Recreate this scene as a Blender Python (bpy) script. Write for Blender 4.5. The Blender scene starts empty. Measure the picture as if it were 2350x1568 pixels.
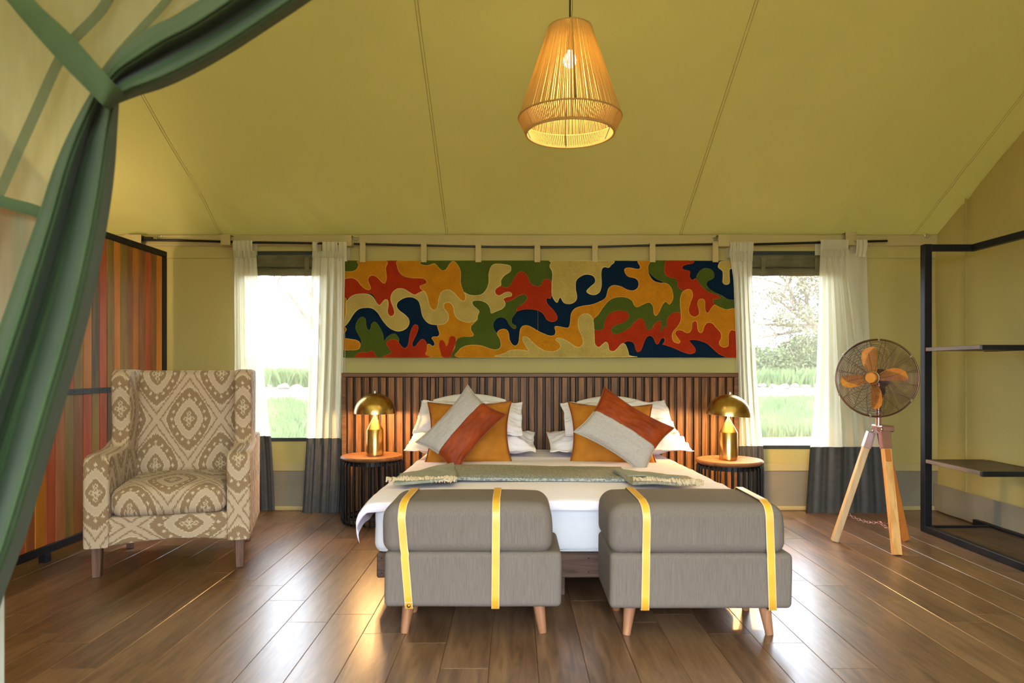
import bpy, bmesh, math, random
from mathutils import Vector, Matrix, noise as mnoise
random.seed(7)
PI = math.pi
S = bpy.context.scene
COL = S.collection
# ------------------------------------------------------------------ camera, sky, light, exposure
F = 1600.0; CX = 1180.0; CY = 845.0; CH = 1.12      # focal length in px of the 2350x1568 frame, vanishing point, eye height
cam = bpy.data.cameras.new('camera'); camo = bpy.data.objects.new('camera', cam); COL.objects.link(camo)
camo.location = (0, 0, CH); camo.rotation_euler = (PI/2, 0, 0)
cam.sensor_width = 36; cam.lens = F/2350*36; cam.shift_x = -5/2350; cam.shift_y = 61/2350
cam.clip_start = .05; cam.clip_end = 500
cam.dof.use_dof = True; cam.dof.focus_distance = 4.6; cam.dof.aperture_fstop = 3.2
S.camera = camo
w = bpy.data.worlds.new('world'); S.world = w; w.use_nodes = True
nt = w.node_tree; nt.nodes.clear()
wo = nt.nodes.new('ShaderNodeOutputWorld'); wb = nt.nodes.new('ShaderNodeBackground')
wb.inputs['Color'].default_value = (.84, .93, 1.06, 1); wb.inputs['Strength'].default_value = 12.5
nt.links.new(wb.outputs[0], wo.inputs[0])
sd = bpy.data.lights.new('sun', 'SUN'); sd.energy = 3.0; sd.angle = R_ = math.radians(6); sd.color = (1, .93, .8)
so = bpy.data.objects.new('sun', sd); COL.objects.link(so); so.rotation_euler = (math.radians(38), 0, math.radians(150)); so.location = (0, 12, 12)
S.view_settings.view_transform = 'Standard'; S.view_settings.look = 'None'
S.view_settings.gamma = 1; S.view_settings.use_curve_mapping = False
S.view_settings.exposure = 0.25
S.cycles.max_bounces = 8; S.cycles.diffuse_bounces = 5; S.cycles.glossy_bounces = 4
S.cycles.transparent_max_bounces = 12; S.cycles.transmission_bounces = 4
S.cycles.sample_clamp_indirect = 6; S.cycles.caustics_reflective = False; S.cycles.caustics_refractive = False
S.cycles.use_adaptive_sampling = True; S.cycles.adaptive_threshold = .02
S.cycles.use_denoising = True

def at(px, py, Y):                      # point of the photograph at depth Y
    return Vector(((px-CX)*Y/F, Y, CH-(py-CY)*Y/F))
def onz(px, py, z):                     # point of the photograph at height z
    Y = (CH-z)*F/(py-CY); return Vector(((px-CX)*Y/F, Y, z))

# ------------------------------------------------------------------ materials
def lin(c): return tuple(((x/255)/12.92 if x/255 <= .04045 else ((x/255+.055)/1.055)**2.4) for x in c)
class NT:
    def __init__(s, name):
        s.m = bpy.data.materials.new(name); s.m.use_nodes = True; s.t = s.m.node_tree; s.t.nodes.clear()
        s.out = s.n('ShaderNodeOutputMaterial'); s.b = s.n('ShaderNodeBsdfPrincipled'); s.l(s.b.outputs[0], s.out.inputs[0])
    def n(s, ty, **k):
        x = s.t.nodes.new(ty)
        for a, v in k.items(): setattr(x, a, v)
        return x
    def l(s, a, b): s.t.links.new(a, b)
    def math(s, op, a, b=None, c=None):
        x = s.n('ShaderNodeMath', operation=op)
        for i, v in enumerate((a, b, c)):
            if v is None: continue
            if isinstance(v, (int, float)): x.inputs[i].default_value = v
            else: s.l(v, x.inputs[i])
        return x.outputs[0]
    def mix(s, f, a, b):
        x = s.n('ShaderNodeMix', data_type='RGBA')
        for i, v in ((0, f), (6, a), (7, b)):
            if isinstance(v, (int, float)): x.inputs[i].default_value = v
            elif isinstance(v, tuple): x.inputs[i].default_value = (*v[:3], 1)
            else: s.l(v, x.inputs[i])
        return x.outputs[2]
    def ramp(s, f, lo, hi):
        x = s.n('ShaderNodeMapRange'); x.inputs[1].default_value = lo; x.inputs[2].default_value = hi; s.l(f, x.inputs[0]); return x.outputs[0]
    def coord(s, kind='Object', scale=(1, 1, 1), rand=0):
        c = s.n('ShaderNodeTexCoord'); mp = s.n('ShaderNodeMapping'); mp.inputs['Scale'].default_value = scale
        s.l(c.outputs[kind], mp.inputs[0])
        if rand:
            oi = s.n('ShaderNodeObjectInfo'); s.l(s.math('MULTIPLY', oi.outputs['Random'], rand), mp.inputs['Location'])
        return mp.outputs[0]
    def noise(s, vec, sc=5, det=3, rough=.5, dist=0):
        x = s.n('ShaderNodeTexNoise'); x.inputs['Scale'].default_value = sc; x.inputs['Detail'].default_value = det
        x.inputs['Roughness'].default_value = rough; x.inputs['Distortion'].default_value = dist; s.l(vec, x.inputs['Vector']); return x.outputs[0]
    def bump(s, h, strength=.3, dist=.01):
        x = s.n('ShaderNodeBump'); x.inputs['Strength'].default_value = strength; x.inputs['Distance'].default_value = dist
        s.l(h, x.inputs['Height']); s.l(x.outputs[0], s.b.inputs['Normal']); return x.outputs[0]
    def col(s, c):
        if isinstance(c, tuple): s.b.inputs['Base Color'].default_value = (*c[:3], 1)
        else: s.l(c, s.b.inputs['Base Color'])
    def P(s, **k):
        for a, v in k.items(): s.b.inputs[a.replace('_', ' ')].default_value = v
    def add_translucent(s, fac, c, transp=0, normal=None):
        tr = s.n('ShaderNodeBsdfTranslucent'); tr.inputs[0].default_value = (*c, 1)
        mx = s.n('ShaderNodeMixShader'); mx.inputs[0].default_value = fac
        s.l(s.b.outputs[0], mx.inputs[1]); s.l(tr.outputs[0], mx.inputs[2]); last = mx.outputs[0]
        if transp:
            tp = s.n('ShaderNodeBsdfTransparent'); m2 = s.n('ShaderNodeMixShader'); m2.inputs[0].default_value = transp
            s.l(last, m2.inputs[1]); s.l(tp.outputs[0], m2.inputs[2]); last = m2.outputs[0]
        s.l(last, s.out.inputs[0])

def mat(name, c1, c2=None, scale=(1, 1, 1), ns=5, det=3, rough=.6, metal=0, bump=0, bsc=None, bs=80, rand=0, kind='Object', spec=.5, sheen=0, lo=.35, hi=.65):
    t = NT(name); v = t.coord(kind, scale, rand)
    if c2 is None: c2 = tuple(x*.85 for x in c1)
    t.col(t.mix(t.ramp(t.noise(v, ns, det), lo, hi), c1, c2))
    t.P(Roughness=rough, Metallic=metal)
    t.b.inputs['Specular IOR Level'].default_value = spec
    if sheen: t.P(Sheen_Weight=sheen)
    if bump:
        v2 = v if bsc is None else t.coord(kind, bsc, rand)
        t.bump(t.noise(v2, bs, 4), bump, .004)
    return t.m

def glow(name, c, st):
    t = NT(name); t.col(c); t.P(Emission_Color=(*c, 1), Emission_Strength=st); return t.m

def canvas(name, c, trans):
    t = NT(name); v = t.coord('Object')
    base = t.mix(t.ramp(t.noise(v, 1.3, 4), .3, .7), c, tuple(x*.93 for x in c))
    t.col(base); t.P(Roughness=.85); t.b.inputs['Specular IOR Level'].default_value = .2
    h = t.math('ADD', t.math('MULTIPLY', t.noise(t.coord('Object', (1, 1, .35)), 2.2, 3, .6, .8), 2.0), t.math('MULTIPLY', t.noise(v, 500, 2), .02))
    t.bump(h, .18, .03)
    if trans: t.add_translucent(trans, tuple(min(1, x*1.2) for x in c))
    return t.m

M = {}
M['roof'] = canvas('roof_canvas', (.53, .49, .205), .13)
M['wall'] = canvas('wall_canvas', (.48, .41, .155), .06)
M['flap'] = canvas('canvas_tape', (.48, .405, .19), 0)
M['mud'] = mat('grey_mud_flap', (.25, .225, .16), (.21, .19, .135), ns=3, rough=.7)
M['seam'] = mat('canvas_seam', (.40, .355, .13), (.36, .32, .12), ns=20)
# floor planks
t = NT('floor_wood')
v = t.coord('Object', (1, 1, 1), 37.0)
gr = t.noise(t.coord('Object', (9, .9, 1), 37.0), 3.2, 7, .62, 1.2)
big = t.noise(t.coord('Object', (4, .8, 1), 91.0), 1.6, 3, .5, .5)
oi = t.n('ShaderNodeObjectInfo')
g = t.math('ADD', t.math('MULTIPLY', gr, .6), t.math('MULTIPLY', big, .4))
g = t.math('ADD', g, t.math('MULTIPLY', t.math('SUBTRACT', oi.outputs['Random'], .5), .10))
c = t.mix(t.ramp(g, .38, .62), (.100, .051, .026), (.26, .148, .078))
t.col(c); fine = t.noise(t.coord('Object', (40, 2.5, 1), 37.0), 6, 4, .6)
t.l(t.math('ADD', .27, t.math('MULTIPLY', fine, .12)), t.b.inputs['Roughness'])
t.bump(fine, .12, .0015); t.b.inputs['Specular IOR Level'].default_value = .6; t.P(Coat_Weight=.4, Coat_Roughness=.26, Coat_IOR=1.55)
M['floor'] = t.m
def wood(name, d, l, axis=2, sc=1.0, rough=.5, rand=20, bump=.2, lo=.35, hi=.65):
    s = [14*sc]*3; s[axis] = 1.1*sc; t = NT(name); v = t.coord('Object', tuple(s), rand)
    n = t.noise(v, 2.5, 6, .6, .8); t.col(t.mix(t.ramp(n, lo, hi), d, l)); t.P(Roughness=rough); t.b.inputs['Specular IOR Level'].default_value = .3; t.bump(n, bump, .003); return t.m
M['slat'] = wood('walnut_slat', (.095, .040, .011), (.26, .12, .038))
M['slatdark'] = wood('dark_walnut_strip', (.035, .018, .008), (.085, .043, .018))
M['headframe'] = wood('headboard_frame_wood', (.09, .045, .017), (.19, .10, .042), axis=0)
M['tabletop'] = wood('table_top_wood', (.13, .055, .022), (.26, .12, .05), axis=0, sc=.6)
M['pallet'] = wood('rough_bed_wood', (.06, .035, .025), (.15, .09, .062), axis=0, rough=.8)
M['chairleg'] = wood('chair_leg_wood', (.10, .05, .03), (.2, .11, .07), rough=.6)
M['beech'] = wood('ottoman_leg_wood', (.24, .10, .045), (.40, .20, .10), rough=.35, sc=.6)
M['pine'] = wood('tripod_pine', (.55, .25, .06), (.75, .45, .17), rough=.4, sc=.6)
M['pine2'] = wood('tripod_red_pine', (.42, .13, .02), (.55, .2, .04), rough=.4, sc=.6)
M['pine3'] = wood('tripod_pale_pine', (.5, .34, .18), (.62, .48, .28), rough=.45, sc=.6)
M['blade'] = wood('fan_blade_wood', (.55, .19, .025), (.74, .32, .055), rough=.5, sc=.5)
M['shelfwood'] = wood('shelf_wood', (.05, .028, .017), (.10, .06, .035), axis=1, rough=.45)
M['shelfedge'] = wood('shelf_edge_wood', (.16, .11, .07), (.24, .17, .12), axis=1, rough=.5)
M['black'] = mat('black_metal', (.005, .006, .008), (.008, .009, .012), ns=12, rough=.45, spec=.3)
M['blackrod'] = mat('black_rod', (.01, .01, .012), None, ns=12, rough=.28, metal=.3)
SC = [((.34, .10, .006), (.46, .17, .012)), ((.32, .045, .006), (.44, .08, .010)), ((.17, .10, .010), (.26, .15, .015)), ((.46, .14, .006), (.58, .21, .012)),
      ((.18, .06, .008), (.27, .10, .012)), ((.28, .07, .012), (.38, .12, .02)), ((.06, .04, .008), (.16, .09, .02))]
for i, (a, b) in enumerate(SC): M['div%d' % i] = mat('reclaimed_slat_tone', a, b, scale=(6, 6, .8), ns=3, det=6, rough=.55, bump=.25, bs=60, rand=9)
M['sheet'] = mat('white_sheet', (.78, .79, .82), (.74, .75, .79), ns=6, rough=.85, bump=.12, bs=12, sheen=.1)
M['duvet'] = mat('white_duvet', (.90, .85, .95), (.86, .81, .91), scale=(.6, 3, 1), ns=4, rough=.85, bump=.35, bsc=(.5, 4, 1), bs=6)
M['pillow'] = mat('white_pillowcase', (.88, .85, .90), (.84, .81, .86), ns=6, rough=.85, bump=.25, bs=14)
M['euro'] = mat('cream_bolster_fabric', (.72, .69, .62), (.66, .63, .56), ns=6, rough=.85)
M['orange'] = mat('ochre_suede', (.48, .185, .018), (.35, .125, .012), ns=7, det=5, rough=.8, bump=.15, bs=30, spec=.2)
M['leather'] = mat('rust_leather', (.30, .050, .007), (.20, .030, .005), ns=9, det=5, rough=.55, spec=.2, bump=.15, bs=50)
M['linen'] = mat('grey_linen', (.44, .405, .36), (.33, .305, .27), scale=(1, 1, 1), ns=260, det=2, rough=.9, bump=.2, bs=300)
M['piping'] = mat('rust_piping', (.22, .045, .012), None, ns=30, rough=.6)
M['throw'] = mat('sage_throw', (.34, .315, .235), (.25, .24, .185), scale=(4, 1, 1), ns=22, det=4, rough=.9, bump=.4, bs=160)
M['throw2'] = mat('sage_throw_plain', (.30, .31, .24), (.23, .25, .2), ns=14, det=4, rough=.9, bump=.3, bs=200)
M['stripe'] = mat('blue_white_stripe', (.42, .43, .38), (.14, .17, .18), scale=(1, 1, 1), ns=90, det=1, rough=.9)
M['fringe'] = mat('cream_fringe', (.72, .6, .42), (.6, .48, .32), ns=40, rough=.95)
def grains(name, a, b, sx):
    t = NT(name); v = t.coord('Object', (sx, sx, sx*.03)); n = t.noise(v, 1, 3, .6)
    n2 = t.noise(t.coord('Object', (60, 60, 60)), 3, 2)
    t.col(t.mix(t.ramp(n, .3, .7), a, b)); t.P(Roughness=.9); t.b.inputs['Specular IOR Level'].default_value = .2; t.bump(t.math('ADD', n, n2), .1, .001); return t.m
M['ott'] = grains('taupe_upholstery', (.135, .11, .09), (.19, .16, .13), 420)
M['strap'] = mat('yellow_strap', (.80, .43, .035), (.74, .38, .03), ns=12, rough=.4, spec=.6)
M['strapedge'] = mat('pale_strap_edge', (.85, .60, .36), None, ns=12, rough=.6)
def curtain_mat(name, a, tr, transp=0):
    t = NT(name); t.col(t.mix(t.ramp(t.noise(t.coord('Object', (1, 1, .1)), 40, 3), .3, .7), a, tuple(x*.95 for x in a))); t.P(Roughness=.9)
    t.bump(t.noise(t.coord('Object', (3, 1, .6)), 6, 4), .25, .01); t.add_translucent(tr, a, transp); return t.m
M['curtain'] = curtain_mat('cream_curtain', (.76, .735, .56), .42, .03)
M['slate'] = mat('slate_hem', (.024, .032, .037), (.042, .047, .048), ns=30, det=5, rough=.6, bump=.2, bs=40, sheen=.15)
M['blind'] = mat('olive_rolled_canvas', (.10, .095, .045), (.15, .14, .07), ns=9, det=5, rough=.9, bump=.3, bs=30)
M['winframe'] = mat('dark_window_binding', (.02, .03, .028), None, ns=9, rough=.7)
t = NT('insect_screen'); t.col((.8, .82, .78)); t.P(Roughness=1)
tp = t.n('ShaderNodeBsdfTransparent'); mx = t.n('ShaderNodeMixShader'); mx.inputs[0].default_value = .20
t.l(tp.outputs[0], mx.inputs[1]); t.l(t.b.outputs[0], mx.inputs[2]); t.l(mx.outputs[0], t.out.inputs[0]); M['screen'] = t.m
M['brass'] = mat('brushed_brass', (.60, .40, .14), (.50, .32, .10), scale=(1, 1, .2), ns=30, rough=.26, metal=1)
M['brassin'] = mat('white_lamp_lining', (.85, .8, .7), None, rough=.6)
M['bulb'] = glow('warm_bulb', (1, .66, .32), 18)
M['pbulb'] = glow('pendant_bulb', (1, .86, .66), 30)
M['rope'] = mat('jute_string', (.62, .43, .18), (.5, .33, .12), ns=60, rough=.8)
t = NT('translucent_jute'); t.col((.56, .40, .15)); t.P(Roughness=.9); t.add_translucent(.35, (.62, .42, .14)); M['rope'] = t.m
M['copper'] = mat('rose_metal', (.55, .33, .32), (.5, .28, .27), ns=9, rough=.25, metal=.85)
M['pinkplate'] = mat('pale_bracket', (.62, .5, .5), None, ns=9, rough=.3, metal=.6)
M['bronze'] = mat('bronze_wire', (.20, .11, .075), (.15, .08, .06), ns=9, rough=.3, metal=.9)
M['motor'] = mat('dark_motor_housing', (.03, .02, .015), None, ns=9, rough=.35, metal=.4)
M['steel'] = mat('steel_ring', (.6, .58, .45), None, ns=9, rough=.3, metal=1)
M['green'] = NT('green_drape'); t = M['green']; v = t.coord('UV', (1, 1, 1))
wv = t.n('ShaderNodeTexWave'); wv.inputs['Scale'].default_value = 90; wv.inputs['Distortion'].default_value = .5; t.l(v, wv.inputs[0])
t.col(t.mix(t.ramp(t.noise(t.coord('Object'), 6, 4), .3, .7), (.043, .084, .028), (.032, .066, .020))); t.P(Roughness=.75, Sheen_Weight=.08); t.b.inputs['Specular IOR Level'].default_value = .25
t.bump(wv.outputs[1], .15, .002); t.add_translucent(.10, (.05, .10, .03)); M['green'] = t.m
t = NT('sheer_mesh'); t.col(t.mix(t.ramp(t.noise(t.coord('Object', (1, 1, .2)), 60, 2), .3, .7), (.36, .36, .20), (.31, .31, .17))); t.P(Roughness=.9)
t.add_translucent(.35, (.34, .33, .18), .45); M['sheer'] = t.m
M['tie'] = mat('green_tie_band', (.036, .066, .016), (.028, .054, .013), ns=12, rough=.85, bump=.2, bs=200)
t = NT('green_hem_strip'); t.col((.045, .08, .028)); t.P(Roughness=.9); t.add_translucent(.2, (.1, .15, .06), .25); M['hem'] = t.m
M['pale'] = mat('pale_post', (.62, .68, .6), None, ns=5, rough=.6)
# felt of the wall hanging
def felt(name, c):
    t = NT(name); n = t.noise(t.coord('Object'), 130, 3); n2 = t.noise(t.coord('Object'), 9, 2)
    t.col(t.mix(t.ramp(t.math('ADD', t.math('MULTIPLY', n, .6), t.math('MULTIPLY', n2, .4)), .35, .65), c, tuple(x*.72 for x in c))); t.P(Roughness=1); t.b.inputs['Specular IOR Level'].default_value = .05
    t.bump(n, .5, .004); return t.m
FE = {'n': (.005, .018, .040), 'g': (.070, .100, .014), 'r': (.34, .030, .008), 'o': (.48, .195, .010), 'c': (.44, .33, .085)}
for k, c in FE.items(): M['felt_'+k] = felt('felt_tone', c)
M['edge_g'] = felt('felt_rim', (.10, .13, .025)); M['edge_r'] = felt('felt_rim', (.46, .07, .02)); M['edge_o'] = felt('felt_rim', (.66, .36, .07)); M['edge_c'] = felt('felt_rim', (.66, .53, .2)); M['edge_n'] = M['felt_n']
# ikat upholstery
t = NT('ikat_fabric')
uv = t.n('ShaderNodeTexCoord'); sp = t.n('ShaderNodeSeparateXYZ'); t.l(uv.outputs['UV'], sp.inputs[0])
x0, y0 = sp.outputs[0], sp.outputs[1]
mp = t.n('ShaderNodeMapping'); mp.inputs['Scale'].default_value = (230, 14, 1); t.l(uv.outputs['UV'], mp.inputs[0])
jag = t.math('MULTIPLY', t.math('SUBTRACT', t.noise(mp.outputs[0], 1, 2, .6), .5), .055)
y = t.math('ADD', y0, jag); x = x0
PX, PY = .187, .285
def cell(ox, oy):
    xx = t.math('ABSOLUTE', t.math('SUBTRACT', t.math('FLOORED_MODULO', t.math('ADD', x, PX+ox), 2*PX), PX))
    yy = t.math('ABSOLUTE', t.math('SUBTRACT', t.math('FLOORED_MODULO', t.math('ADD', y, PY+oy), 2*PY), PY))
    return xx, yy
a1, b1 = cell(0, 0); a2, b2 = cell(PX, PY)
d1 = t.math('ADD', t.math('DIVIDE', a1, PX), t.math('DIVIDE', b1, PY)); d2 = t.math('ADD', t.math('DIVIDE', a2, PX), t.math('DIVIDE', b2, PY))
sel = t.math('LESS_THAN', d1, d2)
def pick(p, q): return t.math('ADD', t.math('MULTIPLY', p, sel), t.math('MULTIPLY', q, t.math('SUBTRACT', 1.0, sel)))
ax, ay = pick(a1, a2), pick(b1, b2); d = t.math('MINIMUM', d1, d2)
# rounder inner rings
dp = t.math('POWER', t.math('ADD', t.math('POWER', t.math('DIVIDE', ax, PX), 1.35), t.math('POWER', t.math('DIVIDE', ay, PY), 1.35)), 1/1.35)
BR = (.30, .19, .10); BE = (.57, .43, .29); CR = (.68, .57, .38)
def band(v, lo, hi): return t.math('MULTIPLY', t.math('GREATER_THAN', v, lo), t.math('LESS_THAN', v, hi))
col = BE
for v, lo, hi, cc in ((d, .86, .91, BR), (dp, -.1, .72, BR), (dp, .695, .72, CR), (dp, .285, .43, BE), (dp, .265, .285, CR), (dp, .43, .45, CR)):
    col = t.mix(band(v, lo, hi), col, cc)
def diam(px_, py_, r, w_=None):
    q = t.math('ADD', t.math('ABSOLUTE', t.math('SUBTRACT', ax, px_)), t.math('ABSOLUTE', t.math('SUBTRACT', t.math('SUBTRACT', ay, 0), py_)))
    return t.math('LESS_THAN', t.math('ABSOLUTE', t.math('SUBTRACT', q, r)), w_) if w_ else t.math('LESS_THAN', q, r)
for px_, py_ in ((.020, .0), (.0, .034), (.0, .012)):
    col = t.mix(diam(px_, py_, .012, .0032), col, CR)
for px_, py_ in ((.0, .148), (.036, .125), (.065, .092), (.088, .045), (.098, .0)):
    col = t.mix(diam(px_, py_, .0105), col, CR)
thr = t.n('ShaderNodeMapping'); thr.inputs['Scale'].default_value = (500, 25, 1); t.l(uv.outputs['UV'], thr.inputs[0])
th = t.noise(thr.outputs[0], 1, 2, .6)
col = t.mix(t.math('MULTIPLY', th, .2), col, (.25, .19, .12))
t.col(col); t.P(Roughness=.85, Sheen_Weight=.1); t.bump(th, .15, .002); M['ikat'] = t.m
# outdoors
M['leaf'] = mat('shrub_leaf', (.075, .11, .035), (.14, .17, .06), ns=3, rough=.7)
M['leafdry'] = mat('thorn_tree_leaf', (.19, .19, .10), (.26, .22, .14), ns=3, rough=.8)
M['bark'] = mat('grey_bark', (.22, .16, .12), (.32, .25, .2), ns=9, rough=.9)
M['grass'] = mat('grass_blade', (.072, .135, .03), (.13, .175, .052), ns=1.5, rough=.7)
M['stone'] = mat('pale_boulder', (.24, .21, .19), (.17, .13, .11), ns=6, det=5, rough=.9, bump=.4, bs=10)
t = NT('outdoor_ground'); v = t.coord('Object')
n = t.noise(v, .35, 4, .6); sp = t.n('ShaderNodeSeparateXYZ'); t.l(v, sp.inputs[0])
n3 = t.math('MULTIPLY', t.math('SUBTRACT', n, .5), 3)
yy = t.math('ADD', sp.outputs[1], n3)
gr_ = t.mix(t.noise(v, 6, 4), (.09, .16, .04), (.17, .20, .08)); di = t.mix(t.noise(v, 9, 5), (.17, .11, .08), (.24, .17, .12))
isg = t.math('MULTIPLY', t.ramp(yy, 11.6, 12.4), t.math('SUBTRACT', 1.0, t.ramp(yy, 20, 20.6)))
far = t.ramp(yy, 27.2, 27.8)
t.col(t.mix(t.math('MAXIMUM', isg, far), di, gr_)); t.P(Roughness=.95); M['ground'] = t.m
# ------------------------------------------------------------------ mesh builder
class G:
    def __init__(s): s.v = []; s.f = []; s.mi = []; s.uv = []
    def add(s, vs, fs, mi=0, uv=None):
        o = len(s.v); s.v += [tuple(x) for x in vs]; s.f += [tuple(i+o for i in f) for f in fs]; s.mi += [mi]*len(fs)
        s.uv += uv if uv else [(0, 0)]*len(vs); return s
    def box(s, a, b, c=0.0, mi=0, mx=None):
        a, b = Vector([min(a[i], b[i]) for i in range(3)]), Vector([max(a[i], b[i]) for i in range(3)])
        ce = (a+b)/2; h = (b-a)/2; c = min(c, min(h)*.9)
        if c <= 0:
            vs = [ce+Vector((x*h.x, y*h.y, z*h.z)) for x in (-1, 1) for y in (-1, 1) for z in (-1, 1)]
            fs = [(0, 1, 3, 2), (4, 6, 7, 5), (0, 4, 5, 1), (2, 3, 7, 6), (0, 2, 6, 4), (1, 5, 7, 3)]
        else:
            vs = []; ix = {}
            for x in (-1, 1):
                for y in (-1, 1):
                    for z in (-1, 1):
                        sg = (x, y, z)
                        for ax in range(3):
                            ix[(x, y, z, ax)] = len(vs)
                            vs.append(ce+Vector([sg[i]*(h[i] if i == ax else h[i]-c) for i in range(3)]))
            fs = []
            for ax in range(3):
                o1, o2 = [i for i in range(3) if i != ax]
                for sg in (-1, 1):
                    q = []
                    for p, r in ((-1, -1), (1, -1), (1, 1), (-1, 1)):
                        k = [0, 0, 0]; k[ax] = sg; k[o1] = p; k[o2] = r; q.append(ix[(*k, ax)])
                    fs.append(tuple(q))
                for p in (-1, 1):
                    for r in (-1, 1):
                        q = []
                        for sg, w_ in ((-1, o1), (1, o1), (1, o2), (-1, o2)):
                            k = [0, 0, 0]; k[ax] = sg; k[o1] = p; k[o2] = r; q.append(ix[(*k, w_)])
                        fs.append(tuple(q))
            for x in (-1, 1):
                for y in (-1, 1):
                    for z in (-1, 1): fs.append(tuple(ix[(x, y, z, k)] for k in range(3)))
        if mx is not None: vs = [mx @ v for v in vs]
        return s.add(vs, fs, mi)
    def bar(s, p0, p1, w_, h_, c=.002, mi=0, up=(0, 0, 1)):     # rectangular bar between two points
        p0, p1 = Vector(p0), Vector(p1); d = p1-p0; L = d.length; d.normalize()
        u = Vector(up); sx = d.cross(u)
        if sx.length < 1e-4: sx = d.cross(Vector((0, 1, 0)))
        sx.normalize(); uz = sx.cross(d)
        m = Matrix((sx, d, uz)).transposed().to_4x4(); m.translation = p0
        return s.box((-w_/2, 0, -h_/2), (w_/2, L, h_/2), c, mi, m)
    def tube(s, pts, r, n=8, mi=0, cap=True, closed=False):
        pts = [Vector(p) for p in pts]; m_ = len(pts); rs = r if isinstance(r, (list, tuple)) else [r]*m_
        vs = []; fs = []; prev = None
        for i, p in enumerate(pts):
            if closed: d = pts[(i+1) % m_]-pts[i-1]
            else: d = pts[min(i+1, m_-1)]-pts[max(i-1, 0)]
            d.normalize()
            if prev is None:
                u = Vector((0, 0, 1)) if abs(d.z) < .9 else Vector((1, 0, 0))
                a = d.cross(u).normalized()
            else: a = (prev-d*prev.dot(d)).normalized()
            prev = a; b = d.cross(a)
            for k in range(n):
                an = 2*PI*k/n; vs.append(p+(a*math.cos(an)+b*math.sin(an))*rs[i])
        for i in range(m_ if closed else m_-1):
            j = (i+1) % m_
            for k in range(n): fs.append((i*n+k, i*n+(k+1) % n, j*n+(k+1) % n, j*n+k))
        if cap and not closed: fs.append(tuple(range(n))); fs.append(tuple((m_-1)*n+k for k in range(n)))
        return s.add(vs, fs, mi)
    def lathe(s, prof, c=(0, 0, 0), n=32, mi=0, mx=None):       # profile of (r, z)
        vs = []; fs = []; c = Vector(c)
        for r, z in prof:
            for k in range(n): an = 2*PI*k/n; vs.append(Vector((r*math.cos(an), r*math.sin(an), z)))
        for i in range(len(prof)-1):
            for k in range(n): fs.append((i*n+k, i*n+(k+1) % n, (i+1)*n+(k+1) % n, (i+1)*n+k))
        vs = [((mx @ v) if mx is not None else v)+c for v in vs]
        return s.add(vs, fs, mi)
    def grid(s, fn, nu, nv, mi=0, uvs=(1, 1)):
        vs = []; fs = []; uv = []
        for j in range(nv+1):
            for i in range(nu+1): vs.append(fn(i/nu, j/nv)); uv.append((i/nu*uvs[0], j/nv*uvs[1]))
        for j in range(nv):
            for i in range(nu): a = j*(nu+1)+i; fs.append((a, a+1, a+nu+2, a+nu+1))
        return s.add(vs, fs, mi, uv)
    def rbox(s, a, b, r, mi=0, fn=None, n=10, cs=4, uvf=None):  # rounded box, fn deforms
        a, b = Vector(a), Vector(b); ce = (a+b)/2; h = (b-a)/2
        def ax(i):
            hh = h[i]; rr = min(r, hh*.98); L = []
            for k in range(cs): L.append(-hh+rr*(1-math.cos(PI/2*k/cs)) if False else -hh+rr*k/cs)
            m_ = hh-rr
            for k in range(n+1): L.append(-m_+2*m_*k/n)
            for k in range(1, cs+1): L.append(m_+rr*k/cs)
            return L
        A = [ax(i) for i in range(3)]; key = {}; vs = []; fs = []
        rr3 = [min(r, h[i]*.98) for i in range(3)]; rm = min(rr3)
        def vid(i, j, k):
            if (i, j, k) in key: return key[(i, j, k)]
            p = Vector((A[0][i], A[1][j], A[2][k]))
            q = Vector([max(-(h[x]-rm), min(h[x]-rm, p[x])) for x in range(3)]); d = p-q
            if d.length > 1e-9: p = q+d.normalized()*rm
            p = p+ce
            if fn: p = fn(p, (p-ce))
            key[(i, j, k)] = len(vs); vs.append(p); return key[(i, j, k)]
        N = [len(x)-1 for x in A]
        for i in range(N[0]):
            for j in range(N[1]):
                for k in (0, N[2]): fs.append((vid(i, j, k), vid(i+1, j, k), vid(i+1, j+1, k), vid(i, j+1, k)))
        for i in range(N[0]):
            for j in range(N[2]):
                for k in (0, N[1]): fs.append((vid(i, k, j), vid(i+1, k, j), vid(i+1, k, j+1), vid(i, k, j+1)))
        for i in range(N[1]):
            for j in range(N[2]):
                for k in (0, N[0]): fs.append((vid(k, i, j), vid(k, i+1, j), vid(k, i+1, j+1), vid(k, i, j+1)))
        return s.add(vs, fs, mi, [uvf(v) for v in vs] if uvf else None)
    def mesh(s, name, mats, smooth=False, off=None, recalc=True, xf=None):
        vs = s.v
        if xf is not None: vs = [tuple(xf @ Vector(v)) for v in vs]
        if off is not None: vs = [(x-off[0], y-off[1], z-off[2]) for x, y, z in vs]
        me = bpy.data.meshes.new(name); me.from_pydata(vs, [], s.f)
        if not isinstance(mats, (list, tuple)): mats = [mats]
        for m_ in mats: me.materials.append(m_)
        if len(mats) > 1: me.polygons.foreach_set('material_index', s.mi)
        if any(u != (0, 0) for u in s.uv):
            ul = me.uv_layers.new(name='UVMap')
            idx = [0]*len(me.loops); me.loops.foreach_get('vertex_index', idx)
            ul.data.foreach_set('uv', [c for i in idx for c in s.uv[i]])
        if recalc:
            bm = bmesh.new(); bm.from_mesh(me); bmesh.ops.recalc_face_normals(bm, faces=bm.faces); bm.to_mesh(me); bm.free()
        if smooth:
            me.polygons.foreach_set('use_smooth', [True]*len(me.polygons))
            if smooth != 'all': me.set_sharp_from_angle(angle=math.radians(38 if smooth is True else smooth))
        me.update(); return me

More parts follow.
